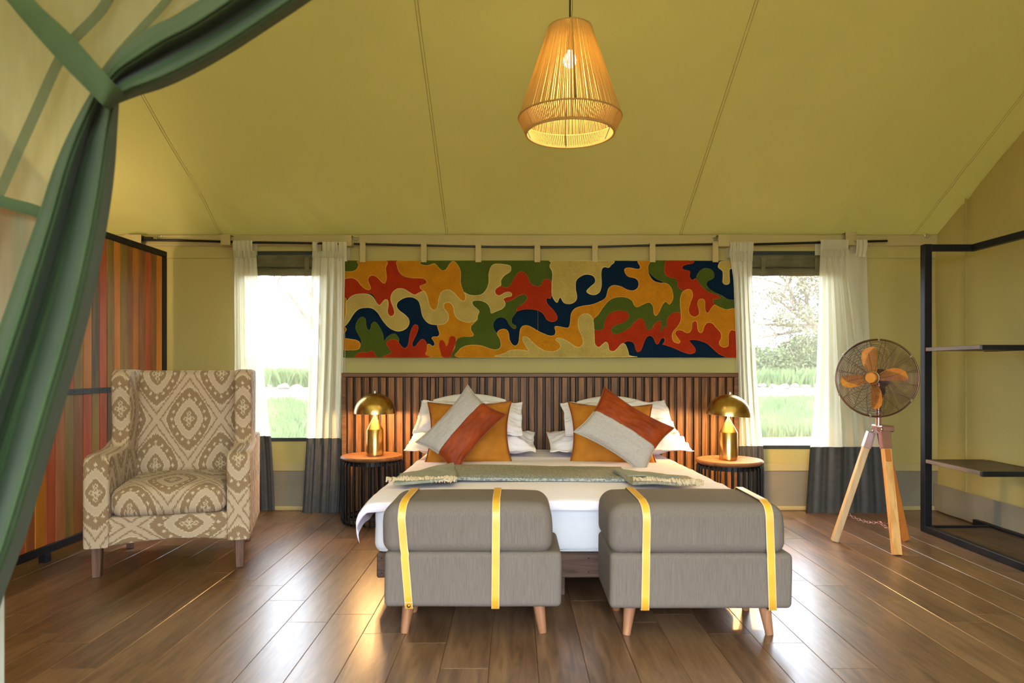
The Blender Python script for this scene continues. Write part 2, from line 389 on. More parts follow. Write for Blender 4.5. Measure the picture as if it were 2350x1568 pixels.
def root_of(o):
    while o.parent: o = o.parent
    return o
def put(name, me, parent=None):
    o = bpy.data.objects.new(name, me); COL.objects.link(o)
    if parent is not None: o.parent = parent
    return o
def part(name, g, mats, parent, smooth=False, local=False, **k):  # g is in world coordinates unless local
    off = None if local else root_of(parent).location
    return put(name, g.mesh(name, mats, smooth, off, **k), parent)
def thing(name, label, cat, loc=(0, 0, 0), group=None, rotz=0):
    o = bpy.data.objects.new(name, None); COL.objects.link(o); o.location = loc; o.rotation_euler = (0, 0, rotz)
    o.empty_display_size = .1; o['label'] = label; o['category'] = cat
    if group: o['group'] = group
    return o
def solo(name, g, mats, label, cat, smooth=False, group=None, org=None, **k):
    o = put(name, g.mesh(name, mats, smooth, org, **k))
    if org is not None: o.location = org
    o['label'] = label; o['category'] = cat
    if group: o['group'] = group
    return o
def struct(name, g, mats, smooth=False, parent=None, label=None):
    o = put(name, g.mesh(name, mats, smooth), parent)
    if parent is None: o['kind'] = 'structure'
    if label: o['label'] = label
    return o
def copy_tree(o, parent=None):
    c = o.copy(); COL.objects.link(c)
    if parent is not None: c.parent = parent
    for ch in list(o.children): copy_tree(ch, c)
    return c
def fbm(x, y, z=0.0): return mnoise.noise(Vector((x, y, z)))
def interp(tab, x):
    if x <= tab[0][0]: return tab[0][1]
    for (a, p), (b, q) in zip(tab, tab[1:]):
        if x <= b: return p+(q-p)*(x-a)/(b-a)
    return tab[-1][1]
def crom(pts, n=4, closed=True):
    out = []; m_ = len(pts)
    for i in range(m_ if closed else m_-1):
        g_ = (lambda k: pts[k % m_]) if closed else (lambda k: pts[max(0, min(m_-1, k))])
        p0, p1, p2, p3 = g_(i-1), g_(i), g_(i+1), g_(i+2)
        for k in range(n):
            t_ = k/n
            out.append(tuple(.5*((2*p1[j])+(-p0[j]+p2[j])*t_+(2*p0[j]-5*p1[j]+4*p2[j]-p3[j])*t_*t_+(-p0[j]+3*p1[j]-3*p2[j]+p3[j])*t_**3) for j in range(len(p1))))
    if not closed: out.append(tuple(pts[-1]))
    return out

# ------------------------------------------------------------------ the setting: floor
XL, XR, YB, EV, SL = -3.35, 3.35, 5.5, 2.17, .54      # side walls, back wall, eave height, roof slope
RY = 2.0                                              # ridge
g = G(); g.box((XL-.05, -2.2, -.16), (XR+.05, 1.62, 0)); g.box((XL-.05, 1.62, -.16), (XR+.05, YB+.06, -.0125))
floor = struct('floor', g, M['floor'])
PW, PL = .182, 1.22; cache = {}; row = 0; x = XL-.02
seed_off = [0, .43, .81, .22, .64, 1.02, .35, .9]
while x < XR:
    x1 = min(x+PW, XR+.03); y = 1.62-seed_off[row*3 % 8]*PL*.9
    while y < YB+.04:
        ya = max(y, 1.622); yb = min(y+PL, YB+.05)
        if yb-ya > .02:
            key = (round(x1-x, 3), round(yb-ya, 3))
            if key not in cache:
                gp = G(); gp.box((.0004, .0004, -.012), (key[0]-.0004, key[1]-.0004, 0), .0016)
                cache[key] = gp.mesh('plank', M['floor'])
            o = put('plank', cache[key], floor); o.location = (x, ya, 0)
        y += PL
    x += PW; row += 1
# ------------------------------------------------------------------ walls
def wallgrid(xs, zs, holes, Y, th=.012):
    g = G()
    for i in range(len(xs)-1):
        for j in range(len(zs)-1):
            if (i, j) in holes: continue
            g.box((xs[i], Y, zs[j]), (xs[i+1], Y+th, zs[j+1]))
    return g
W1 = (-2.13, -1.52, .565, 2.03); W2 = (1.845, 2.46, .505, 2.03)
g = wallgrid([XL, W1[0], W1[1], W2[0], W2[1], XR], [0, W2[2], W1[2], W1[3], EV+.02], {(1, 2), (3, 2), (3, 1)}, YB)
wall = struct('wall_back', g, M['wall'])
def waveplane(x0, x1, z0, z1, Y, amp, name, m_, parent, nx=60, nz=4, th=.004):
    g = G()
    def fn(u, v):
        x = x0+(x1-x0)*u; z = z0+(z1-z0)*v
        return Vector((x, Y-th-amp*(.5+.5*fbm(x*1.7, z*2.5, 3.1)), z))
    g.grid(fn, nx, nz); g.grid(lambda u, v: fn(u, v)+Vector((0, th, 0)), nx, nz)
    return part(name, g, m_, parent, smooth='all', recalc=False)
waveplane(XL, XR, .02, .315, YB-.001, .006, 'mud_wall_band', M['mud'], wall)
g = G(); g.box((XL, YB-.016, .31), (XR, YB-.001, .367), .003); part('canvas_fold', g, M['flap'], wall)
g = G(); g.box((XL, YB-.03, 0), (XR, YB-.001, .034), .008); part('base_batten', g, M['flap'], wall)
g = G(); g.box((XL, YB-.014, 2.082), (XR, YB-.001, 2.168), .003); part('eave_band', g, M['flap'], wall)
g = G(); g.box((XL, YB-.006, 1.985), (-2.17, YB-.001, 1.99), .001); g.box((2.5, YB-.006, 1.985), (XR, YB-.001, 1.99), .001)
part('stitch_line', g, M['seam'], wall)
# canvas sleeves that carry the rods
for px, y0, y1, wd in ((308, 541, 557, 38), (520, 541, 560, 22), (796, 542, 562, 24), (1660, 541, 563, 26), (1950, 535, 560, 24)):
    p = at(px, y0, YB-.06); q = at(px, y1, YB-.06); hw = wd*YB/F/2
    g = G(); g.box((p.x-hw, YB-.082, q.z-.012), (p.x+hw, YB-.078, p.z)); g.box((p.x-hw, YB-.082, p.z), (p.x+hw, YB-.012, p.z+.004)); g.box((p.x-hw, YB-.082, q.z-.014), (p.x+hw, YB-.012, q.z-.010))
    part('rod_sleeve', g, M['flap'], wall)
# side walls with gables
def gable(X, side, name):
    g = G(); n = 26
    def top(y): return EV+SL*(YB-y) if y > RY else EV+SL*(YB-RY)-SL*(RY-y)
    def fn(u, v):
        y = -.85+(YB+.85)*u; z = top(y)*v
        dent = .03*fbm(y*2.2, z*.8, side*4.0)*min(1, v*5)*min(1, (1-v)*8)
        return Vector((X-side*.02+dent, y, z))
    g.grid(fn, 90, 24); g.grid(lambda u, v: fn(u, v)+Vector((side*.01, 0, 0)), 90, 24)
    return struct(name, g, M['wall'], smooth='all')
wr = gable(XR, 1, 'wall_right'); wl = gable(XL, -1, 'wall_left')
def sideband(wallo, X, side, z1):
    g = G()
    def fn(u, v):
        y = -.8+(YB-.02+.8)*u; z = .01+z1*v
        return Vector((X-side*(.052+.022*abs(fbm(y*3.5, z*1.2, 9))), y, z))
    g.grid(fn, 70, 5); part('mud_wall_band', g, M['mud'], wallo, smooth='all', recalc=False)
sideband(wr, XR, 1, .205); sideband(wl, XL, -1, .205)
g = G(); g.box((XR-.055, 5.09, .2), (XR-.045, 5.10, 2.36)); part('wall_seam', g, M['seam'], wr)
# roof
def roof_fn(off):
    def fn(u, v):
        x = XL-.05+(XR-XL+.1)*u; t_ = (YB-RY)*v; y = YB+.0-t_; z = EV+SL*t_
        e = math.exp(-v*7)
        z += .012*fbm(x*.8, y*.9, 1)+.05*e*fbm(x*5.0+v*8, v*3, 5)*min(1, v*25) - .035*math.sin(PI*min(1, v))*(.5+.5*math.cos((x-.4)*2*PI/1.83))
        z += .07*max(0, (x-2.2))*e*fbm(x*3+v*18, v*5, 2)*min(1, v*25)
        return Vector((x, y, z+off))
    return fn
g = G(); g.grid(roof_fn(0), 150, 60); g.grid(roof_fn(.012), 40, 10)
roof = struct('ceiling', g, M['roof'], smooth='all')
f0 = roof_fn(0)
for sx in (-2.30, -.53, 1.31, 3.14):
    for dx in (0,):
        g = G(); u = (sx-XL+.05)/(XR-XL+.1); pts = [f0(u, i/50) for i in range(51)]
        vs = []; fs = []
        for i, p in enumerate(pts):
            vs += [p+Vector((-.008, 0, -.0012)), p+Vector((.008, 0, -.0012))]
        fs = [(2*i, 2*i+1, 2*i+3, 2*i+2) for i in range(50)]
        for sgn in (-.008, .008): g.tube([p+Vector((sgn, 0, -.001)) for p in pts], .0019, 4)
        part('roof_seam', g, M['seam'], roof, recalc=False)
g = G(); g.grid(lambda u, v: Vector((XL-.05+(XR-XL+.1)*u, RY-(RY+.9)*v, EV+SL*(YB-RY)-SL*(RY+.9)*v)), 8, 8)
struct('ceiling_front', g, M['roof'], smooth='all')
g = G(); FT = EV+SL*(YB-RY)-SL*(RY+.85)
g.box((XL, -.87, 0), (-1.7, -.85, FT)); g.box((1.75, -.87, 0), (XR, -.85, FT)); g.box((-1.7, -.87, 2.1), (1.75, -.85, FT))
struct('wall_front_added', g, M['wall'])  # unseen canvas added behind the camera to narrow the daylight opening
# ------------------------------------------------------------------ windows
def window(n, W, lab):
    x0, x1, z0, z1 = W; g = G()
    for a, b in (((x0-.02, YB-.010, z0-.022), (x1+.02, YB-.001, z0+.006)), ((x0-.02, YB-.010, z1-.02), (x1+.02, YB-.001, z1+.012)),
                 ((x0-.02, YB-.010, z0), (x0+.006, YB-.001, z1)), ((x1-.006, YB-.010, z0), (x1+.02, YB-.001, z1))): g.box(a, b, .002)
    o = struct('window_%d' % n, g, M['winframe'])
    g = G(); g.box((x0, YB+.004, z0), (x1, YB+.006, z1)); part('insect_screen', g, M['screen'], o)
window(1, W1, ''); window(2, W2, '')
def blind(x0, x1, zt, zb, label, s):
    r = .035; ce = (zb+r); g = G()
    prof = []
    def fn(u, v):
        x = x0+(x1-x0)*u; wob = .006*fbm(x*9, v*4, s)
        if v < .6: z = zt+(ce-zt)*(v/.6); y = YB-.014-.03*(v/.6)-.008*math.sin(v*20)
        else:
            a = (v-.6)/.4*1.6*PI; y = YB-.012-r-r*math.cos(a*1.0+0); y = YB-.05-r*math.cos(a)*.9+.0; z = ce-r*math.sin(a)
        return Vector((x, y+wob, z+wob))
    g.grid(fn, 40, 40); g.grid(lambda u, v: fn(u, v)+Vector((0, .004, 0)), 40, 10)
    t_ = thing('rolled_window_blind', label, 'blind', ((x0+x1)/2, YB, zb))
    part('rolled_canvas', g, M['blind'], t_, smooth='all', recalc=False)
    for fx in (.16, .84):
        xx = x0+(x1-x0)*fx; g = G()
        g.box((xx-.018, YB-.066, zt-.15), (xx+.018, YB-.058, zt-.03), .001); part('strap', g, M['blind'], t_)
blind(W1[0], W1[1], 2.01, 1.84, 'rolled olive canvas blind above the left window behind the armchair', 1)
blind(W2[0], W2[1], 2.01, 1.84, 'rolled olive canvas blind above the right window beside the fan', 2)
# D rings
for i, (px, py) in enumerate(((365, 541), (818, 546), (1641, 546), (2127, 539))):
    p = at(px, py, YB-.02); g = G(); pts = []
    for k in range(9): a = PI+PI*k/8; pts.append(p+Vector((.02*math.cos(a), -.004, .02*math.sin(a))))
    pts = [p+Vector((-.02, -.004, 0))]+pts[1:]
    g.tube(pts, .0028, 6); g.tube([pts[0], pts[-1]], .0028, 6)
    solo('ring', g, M['steel'], ['brass coloured D-ring on the eave band above the left curtain rod', 'D-ring on the eave band above the left end of the patchwork hanging',
         'D-ring on the eave band above the right end of the patchwork hanging', 'D-ring on the eave band above the black shelf unit'][i], 'ring', True, 'D-rings along the eave', org=p)
# ------------------------------------------------------------------ curtain rods
def rod(pts, label, r=.0095):
    P = [at(a, b, YB-.055) for a, b in pts]; g = G(); g.tube(P, r, 10)
    solo('curtain_rod', g, M['blackrod'], label, 'rod', True, 'black rods along the eave', org=P[0])
rod([(326, 551), (420, 552), (560, 556), (700, 558), (797, 560)], 'long black curtain rod above the left window')
rod([(326, 547), (350, 547)], 'short black rod end beside the wooden divider', .011)
rod([(1658, 563), (1800, 559), (1950, 555), (2036, 553)], 'black curtain rod above the right window, free end near the shelf')
P_mid = [at(a, b, YB-.055) for a, b in [(812, 560), (1000, 564), (1130, 567), (1235, 568), (1360, 567), (1500, 563), (1656, 560)]]
g = G(); g.tube(P_mid, .0085, 10)
solo('hanging_rod', g, M['blackrod'], 'black sagging rod that carries the patchwork hanging', 'rod', True, org=P_mid[0])
# ------------------------------------------------------------------ patchwork wall hanging
HY = YB-.045
hang = thing('patchwork_wall_hanging', 'long camouflage patterned felt wall hanging above the headboard', 'wall hanging', at(1236, 822, HY))
def zp(zx, zy): return at(780+zx/4.896, 560+zy/4.896, HY)
def panel(x0, x1):
    a = zp(x0, 190); b = zp(x1, 1276); g = G()
    def fn(p, d):
        e = .0025*fbm(p.x*30, p.z*30, 4); return p+Vector((e, 0, e))
    g.rbox((a.x, HY-.010, b.z), (b.x, HY+.010, a.z), .008, n=40, fn=fn, cs=2); part('felt_panel', g, M['felt_n'], hang, smooth='all')
panel(32, 2222); panel(2230, 4445)
def R2(L): return [(x+2154, y) for x, y in L]
PAT = [
('g', [(890,185),(2395,185),(2390,330),(2390,430),(2374,430),(2314,440),(2250,500),(2000,560),(1700,600),(1500,600),(1380,560),(1300,450),(1200,300),(1000,290),(900,240)]),
('r', [(30,300),(522,190),(650,190),(650,260),(670,320),(720,370),(800,390),(900,385),(960,410),(978,435),(950,455),(905,470),(905,500),(930,525),(880,560),(830,575),(770,545),(700,505),(640,510),(595,550),(575,620),(590,680),(612,740),(615,780),(580,814),(545,790),(540,740),(548,680),(540,635),(515,625),(485,650),(450,690),(415,650),(395,600),(350,560),(270,560),(180,570),(110,600),(60,630),(30,625)]),
('g', [(30,190),(215,190),(215,240),(190,285),(150,308),(90,312),(30,305)]),
('o', [(30,308),(90,312),(150,308),(190,285),(213,240),(216,190),(522,190),(520,280),(530,380),(520,430),(500,448),(470,430),(420,380),(370,357),(335,375),(322,410),(340,460),(353,495),(335,520),(290,510),(240,470),(200,420),(160,393),(100,388),(30,400)]),
('o', [(655,190),(890,190),(905,222),(945,240),(1000,240),(1060,220),(1085,235),(1120,275),(1155,298),(1195,285),(1230,230),(1270,195),(1310,215),(1345,270),(1363,330),(1360,440),(1385,520),(1415,580),(1412,625),(1390,650),(1350,640),(1200,700),(1075,745),(1045,745),(1015,705),(995,640),(980,580),(955,540),(930,525),(905,500),(903,475),(940,460),(978,440),(970,415),(925,390),(800,385),(720,365),(670,320),(648,260)]),
('o', [(30,625),(80,622),(72,690),(77,760),(62,850),(58,925),(30,930)]),
('o', [(985,1276),(965,1230),(978,1180),(985,1130),(1010,1125),(1045,1148),(1065,1130),(1055,1095),(1032,1060),(1055,1042),(1100,1040),(1120,1010),(1105,960),(1095,905),(1150,850),(1170,720),(1175,675),(1210,655),(1250,670),(1290,720),(1350,850),(1430,860),(1548,850),(1510,890),(1475,930),(1480,980),(1502,1010),(1490,1040),(1400,1050),(1340,1070),(1310,1090),(1290,1180),(1250,1276)]),
('c', [(1760,225),(1900,240),(1925,280),(1910,320),(1850,360),(1812,415),(1812,465),(1770,495),(1745,530),(1760,570),(1800,580),(1850,550),(1900,537),(1932,560),(1925,590),(1880,600),(1840,620),(1860,660),(1855,700),(1820,735),(1760,760),(1700,782),(1688,730),(1660,680),(1610,650),(1550,638),(1495,650),(1500,690),(1550,735),(1568,765),(1550,810),(1545,850),(1500,878),(1430,885),(1360,865),(1310,830),(1285,780),(1275,720),(1250,675),(1210,660),(1175,675),(1170,720),(1210,765),(1228,820),(1215,870),(1170,905),(1090,912),(1010,900),(960,860),(925,800),(905,700),(880,640),(820,605),(750,605),(690,630),(650,665),(645,710),(680,755),(740,800),(780,850),(780,910),(740,960),(670,985),(600,970),(540,930),(480,860),(430,780),(370,730),(300,720),(220,735),(160,790),(110,870),(60,925),(60,840),(75,760),(70,690),(90,630),(150,580),(240,562),(330,567),(385,605),(415,660),(450,688),(485,650),(515,625),(545,640),(548,700),(540,760),(560,805),(590,812),(615,780),(600,710),(577,650),(575,590),(600,540),(650,505),(720,505),(780,540),(840,572),(890,550),(940,530),(970,560),(990,620),(1010,700),(1045,740),(1080,735),(1100,690),(1115,600),(1150,535),(1220,515),(1280,545),(1340,610),(1390,642),(1415,600),(1400,545),(1450,570),(1520,580),(1590,567),(1640,520),(1670,440),(1672,340),(1700,255)]),
('g', [(30,1190),(150,1195),(220,1180),(240,1150),(240,1080),(210,1020),(180,950),(190,880),(230,830),(265,820),(295,850),(300,910),(320,965),(345,955),(358,900),(390,875),(420,890),(460,950),(490,1020),(500,1085),(540,1040),(600,1008),(640,1020),(670,1090),(600,1180),(585,1230),(520,1276),(30,1276)]),
('o', [(30,1070),(150,1072),(210,1090),(238,1130),(220,1180),(160,1195),(30,1185)]),
('o', [(30,930),(60,935),(80,960),(70,985),(40,1000),(30,995)]),
('r', [(185,1276),(200,1235),(250,1215),(320,1215),(350,1200),(385,1210),(405,1250),(412,1276)]),
('r', [(500,1276),(580,1225),(560,1180),(525,1130),(540,1090),(600,1070),(650,1085),(690,1140),(725,1170),(760,1150),(775,1100),(790,1010),(820,930),(850,905),(880,920),(882,970),(855,1040),(820,1110),(822,1148),(850,1150),(880,1110),(920,1070),(955,1080),(980,1120),(980,1190),(965,1240),(985,1276)]),
('g', [(1245,1276),(1250,1240),(1290,1180),(1310,1090),(1340,1060),(1400,1045),(1490,1040),(1502,1010),(1480,980),(1475,930),(1510,890),(1548,852),(1550,810),(1568,765),(1550,735),(1500,690),(1495,650),(1550,638),(1610,650),(1660,680),(1688,730),(1700,782),(1760,760),(1820,735),(1855,700),(1870,655),(1940,630),(2000,590),(2060,568),(2100,590),(2100,630),(2050,680),(1992,715),(1985,770),(1940,830),(1935,890),(1980,920),(1978,950),(1950,958),(1900,910),(1870,855),(1820,828),(1760,845),(1725,900),(1735,960),(1775,1020),(1800,1080),(1810,1140),(1780,1182),(1600,1200),(1400,1210),(1340,1276)]),
('r', [(1160,1276),(1130,1210),(1115,1130),(1130,1085),(1160,1080),(1185,1115),(1200,1150),(1220,1110),(1235,1050),(1270,1035),(1300,1055),(1305,1110),(1280,1180),(1240,1276)]),
('r', [(1815,475),(1770,495),(1745,530),(1760,570),(1800,580),(1850,550),(1900,540),(1932,560),(1925,590),(1880,600),(1840,622),(1870,655),(1940,630),(2000,590),(2060,570),(2100,590),(2100,630),(2050,680),(1992,720),(1990,760),(2050,742),(2140,738),(2226,752),(2284,790),(2319,850),(2374,878),(2429,865),(2444,820),(2404,750),(2344,690),(2319,640),(2329,612),(2374,605),(2376,430),(2314,395),(2279,420),(2264,460),(2226,480),(2190,470),(2140,440),(2110,370),(2060,315),(2010,320),(1970,370),(1930,440),(1890,485),(1850,490)]),
('r', R2([(700,975),(760,900),(850,760),(950,740),(1060,740),(1100,800),(1120,900),(1200,840),(1250,830),(1280,900),(1350,940),(1400,860),(1460,870),(1500,900),(1530,820),(1580,772),(1640,768),(1680,800),(1700,900),(1700,985),(1760,1000),(1800,950),(1810,885),(1850,860),(1960,860),(2060,900),(2150,960),(2295,965),(2295,1279),(2200,1278),(2100,1240),(2020,1170),(1960,1120),(1860,1085),(1770,1085),(1800,1130),(1835,1180),(1830,1220),(1780,1238),(1700,1220),(1600,1175),(1500,1140),(1465,1130),(1490,1090),(1480,1060),(1450,1070),(1420,1125),(1390,1120),(1365,1060),(1330,1035),(1290,1050),(1260,1110),(1230,1190),(1190,1218),(1165,1190),(1145,1120),(1090,1095),(1040,1110),(980,1160),(930,1205),(880,1205),(850,1200),(760,1180),(705,1120)])),
('g', R2([(1322,185),(1535,185),(1520,300),(1620,395),(1645,430),(1640,480),(1695,530),(1680,600),(1670,700),(1670,770),(1600,772),(1540,812),(1515,870),(1510,955),(1480,920),(1462,985),(1440,985),(1450,880),(1420,870),(1380,900),(1340,960),(1290,965),(1270,900),(1240,845),(1200,845),(1150,880),(1100,940),(1000,1000),(930,1015),(895,990),(900,940),(960,905),(1040,880),(1085,830),(1080,780),(1020,755),(930,760),(860,800),(825,860),(810,940),(760,975),(700,960),(688,860),(740,760),(800,650),(900,580),(1000,570),(1150,590),(1300,600),(1400,600),(1520,520),(1500,450),(1400,400),(1340,350),(1300,280)])),
('o', [(1335,1276),(1335,1200),(1400,1150),(1500,1135),(1600,1145),(1700,1180),(1770,1185),(1805,1150),(1800,1080),(1765,1010),(1790,970),(1840,955),(1880,970),(1900,1010),(1910,1080),(1940,1130),(1975,1142),(2005,1110),(2015,1030),(2025,960),(2060,920),(2120,920),(2180,950),(2226,978),(2284,1005),(2354,1030),(2404,1025),(2420,990),(2409,935),(2440,925),(2500,935),(2564,940),(2584,880),(2594,790),(2634,730),(2714,700),(2834,680),(2934,640),(2984,600),(3004,530),(3024,490),(3074,465),(3154,480),(3224,515),(3294,525),(3344,490),(3349,430),(3314,390),(3234,370),(3196,320),(3199,280),(3254,270),(3344,285),(3369,260),(3344,190),(3479,190),(3459,260),(3469,340),(3514,410),(3584,438),(3654,440),(3709,480),(3734,540),(3739,620),(3699,685),(3654,655),(3614,700),(3584,770),(3544,812),(3519,780),(3509,700),(3464,662),(3394,690),(3334,715),(3299,690),(3274,640),(3204,605),(3104,605),(3024,640),(2954,720),(2900,800),(2848,855),(2850,950),(2800,1100),(2684,1200),(2454,1220),(2300,1230),(1900,1276)]),
('c', [(1830,1276),(1860,1225),(1930,1190),(2050,1190),(2112,1200),(2080,1140),(2050,1080),(2060,1040),(2110,1050),(2160,1100),(2226,1155),(2284,1190),(2374,1210),(2444,1190),(2474,1150),(2454,1110),(2419,1080),(2444,1055),(2514,1070),(2584,1110),(2644,1150),(2694,1155),(2729,1110),(2714,1040),(2684,970),(2669,890),(2684,820),(2734,785),(2794,790),(2839,840),(2854,930),(2859,1040),(2864,1120),(2904,1160),(2944,1130),(2984,1100),(3014,1130),(3024,1190),(3074,1205),(3124,1160),(3164,1120),(3204,1130),(3234,1200),(3244,1250),(3236,1276)]),
('c', R2([(200,260),(215,215),(250,186),(885,186),(885,250),(860,272),(820,265),(790,285),(780,350),(785,450),(770,530),(730,570),(670,575),(620,550),(620,520),(660,480),(705,440),(710,400),(680,360),(610,348),(550,370),(500,420),(495,510),(510,600),(490,650),(430,678),(360,665),(320,605),(295,655),(275,660),(240,615),(224,560),(225,440),(232,350),(222,300)])),
('g', R2([(1845,380),(1880,310),(1940,275),(2010,290),(2045,340),(2035,390),(1980,420),(1960,450),(1975,490),(2040,540),(2130,580),(2200,625),(2292,640),(2292,745),(2180,745),(2100,720),(2040,690),(2010,630),(1960,560),(1880,470)])),
('r', R2([(1525,186),(1800,195),(1800,225),(1740,235),(1690,260),(1700,290),(1770,310),(1770,370),(1800,408),(1840,390),(1880,450),(1960,530),(2060,570),(2110,600),(2090,625),(2030,630),(2045,690),(2000,750),(1960,790),(1900,830),(1820,828),(1760,800),(1750,740),(1740,600),(1700,535),(1640,490),(1630,430),(1610,395),(1520,370),(1485,320),(1490,260)])),
('o', R2([(1690,540),(1750,510),(1795,530),(1805,590),(1780,660),(1760,740),(1780,800),(1830,818),(1870,790),(1870,740),(1855,680),(1865,635),(1900,617),(1940,640),(1945,740),(1970,778),(2010,720),(2050,685),(2100,710),(2180,738),(2292,740),(2292,965),(2240,970),(2210,1010),(2205,1100),(2200,1150),(2150,1165),(2105,1140),(2100,1100),(2120,1060),(2115,1000),(2060,940),(2020,895),(1970,890),(1935,930),(1915,990),(1885,1000),(1860,970),(1850,890),(1830,870),(1800,890),(1795,950),(1770,995),(1730,1000),(1680,975),(1630,975),(1610,1010),(1640,1060),(1665,1100),(1640,1120),(1590,1100),(1570,1050),(1580,990),(1630,930),(1665,870),(1670,790),(1660,680),(1665,600)])),
('c', R2([(2120,200),(2250,200),(2280,260),(2265,280),(2220,290),(2215,350),(2218,430),(2200,458),(2160,458),(2137,430),(2140,370),(2135,310),(2090,270),(2095,230)])),
]
for k, (cc, pts) in enumerate(PAT):
    P = crom(pts, 4); P = [(max(30, min(4449, x)), max(189, min(1278, y))) for x, y in P]
    Q = []
    for p in P:
        if not Q or abs(p[0]-Q[-1][0])+abs(p[1]-Q[-1][1]) > 2: Q.append(p)
    n = len(Q); area = sum(Q[i][0]*Q[(i+1) % n][1]-Q[(i+1) % n][0]*Q[i][1] for i in range(n)); sg = 1 if area > 0 else -1
    def inset(d):
        out = []
        for i in range(n):
            a, b = Q[i-1], Q[(i+1) % n]; tx, ty = b[0]-a[0], b[1]-a[1]; L = math.hypot(tx, ty) or 1
            out.append((Q[i][0]-sg*ty/L*d, Q[i][1]+sg*tx/L*d))
        return out
    yo = -.0112-k*.0004
    rings = []
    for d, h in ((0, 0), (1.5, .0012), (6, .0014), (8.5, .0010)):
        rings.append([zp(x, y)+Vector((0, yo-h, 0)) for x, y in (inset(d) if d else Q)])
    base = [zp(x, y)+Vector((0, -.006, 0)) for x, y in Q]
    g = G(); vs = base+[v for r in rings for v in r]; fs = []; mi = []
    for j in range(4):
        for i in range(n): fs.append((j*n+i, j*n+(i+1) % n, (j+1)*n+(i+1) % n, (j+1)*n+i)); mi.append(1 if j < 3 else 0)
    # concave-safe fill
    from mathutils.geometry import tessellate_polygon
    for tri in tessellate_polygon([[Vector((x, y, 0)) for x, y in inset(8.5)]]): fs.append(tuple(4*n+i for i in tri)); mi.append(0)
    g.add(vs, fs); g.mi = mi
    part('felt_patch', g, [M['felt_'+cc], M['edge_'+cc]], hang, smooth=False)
for i, px in enumerate((833, 973, 1098, 1233, 1365, 1497, 1641)):
    yr = interp([(833, 560), (1235, 567), (1641, 560)], px); a = at(px, yr, YB-.055); b = at(px, 600, HY); hw = 6.5*5.45/F
    g = G(); g.box((a.x-hw, YB-.070, b.z-.01), (a.x+hw, YB-.067, a.z+.012), .0008); g.box((a.x-hw, YB-.070, a.z+.011), (a.x+hw, YB-.04, a.z+.014)); g.box((a.x-hw, YB-.043, b.z-.01), (a.x+hw, YB-.040, a.z+.012))
    part('hanging_strap', g, M['flap'], hang)

# ------------------------------------------------------------------ curtains
def curtain(label, rows, nf, ph, split, Y=YB-.10, layer=0, tabs=(), amp=.026, head=None, back=None):
    """rows: (y, xl, xr) in photo px; split: y where the dark hem band begins"""
    yt, yb = rows[0][0], rows[-1][0]
    t_ = thing('window_curtain', label, 'curtain', at((rows[-1][1]+rows[-1][2])/2, yb, Y), 'cream curtains with slate hems')
    L = [(r[0], r[1]) for r in rows]; Rr = [(r[0], r[2]) for r in rows]
    def surf(y, u, extra=0):
        xl, xr = interp(L, y), interp(Rr, y); k = (y-yt)/(yb-yt)
        a = amp*(.35+.65*min(1, k*3))*(1-.35*max(0, k-.6)/.4)
        uu = u+.012*math.sin(k*4+ph)*math.sin(u*9)
        soft_ = 1 if k < .72 else .45
        f = soft_*math.sin(uu*nf*2*PI+ph)+.9*(1-soft_)*math.sin(uu*nf*.9*PI+ph)+.4*soft_*math.sin(uu*nf*4.7*PI+ph*2+k*1.5)+.5*fbm(u*5, k*2.5, ph)
        p = at(xl+(xr-xl)*u, y, Y)
        return Vector((p.x+.004*math.cos(uu*nf*2*PI)*1, Y+a*f*.62+extra, p.z))
    nu = int(nf*14)
    g = G(); g.grid(lambda u, v: surf(yt+(split-yt)*v, u), nu, 44); part('cream_panel', g, M['curtain'], t_, smooth='all', recalc=False)
    g = G(); g.grid(lambda u, v: surf(split-2+(yb-split+2)*v, u, -.004-.006*v), nu, 20)
    g.grid(lambda u, v: surf(split-2+(yb-split+2)*v, u, .002-.006*v), nu, 6)
    part('slate_hem_band', g, M['slate'], t_, smooth='all', recalc=False)
    if head:
        y0, y1 = head
        g = G(); g.grid(lambda u, v: surf(y0+(y1-y0)*v, u, -.008-.004*math.sin(v*PI)+.006*math.sin(u*nf*31)), nu*2, 6); part('gathered_heading', g, M['curtain'], t_, smooth='all', recalc=False)
    for (x0, x1, y0, y1) in tabs:
        g = G()
        def tf(u, v):
            p = at(x0+(x1-x0)*u, y0+(y1-y0)*v, Y)
            bulge = -.010*math.sin(PI*min(1, v*1.2))-.005*math.sin(u*PI*(x1-x0)/5)
            return Vector((p.x, Y+.025*(1-v)*(-.6)+bulge, p.z))
        g.grid(tf, 16, 8)
        g.grid(lambda u, v: Vector((tf(u, v).x, Y+.085, tf(u, v).z)), 2, 2)
        g.grid(lambda u, v: Vector((tf(u, 0).x, tf(u, 0).y+(Y+.085-tf(u, 0).y)*v, tf(u, 0).z)), 16, 2)
        part('curtain_tab', g, M['curtain'], t_, smooth='all', recalc=False)
    if back:
        g = G(); xs = back
        L2 = [(r[0], r[1]) for r in xs]; R2_ = [(r[0], r[2]) for r in xs]
        def sb(y, u):
            p = at(interp(L2, y)+(interp(R2_, y)-interp(L2, y))*u, y, Y+.045); return Vector((p.x, Y+.045+.008*math.sin(u*9+y*.01), p.z))
        g.grid(lambda u, v: sb(xs[0][0]+(split-xs[0][0])*v, u), 14, 20); part('rear_fold', g, M['curtain'], t_, smooth='all', recalc=False)
        g = G(); g.grid(lambda u, v: sb(split+(xs[-1][0]-split)*v, u), 14, 12); part('rear_hem_band', g, M['slate'], t_, smooth='all', recalc=False)
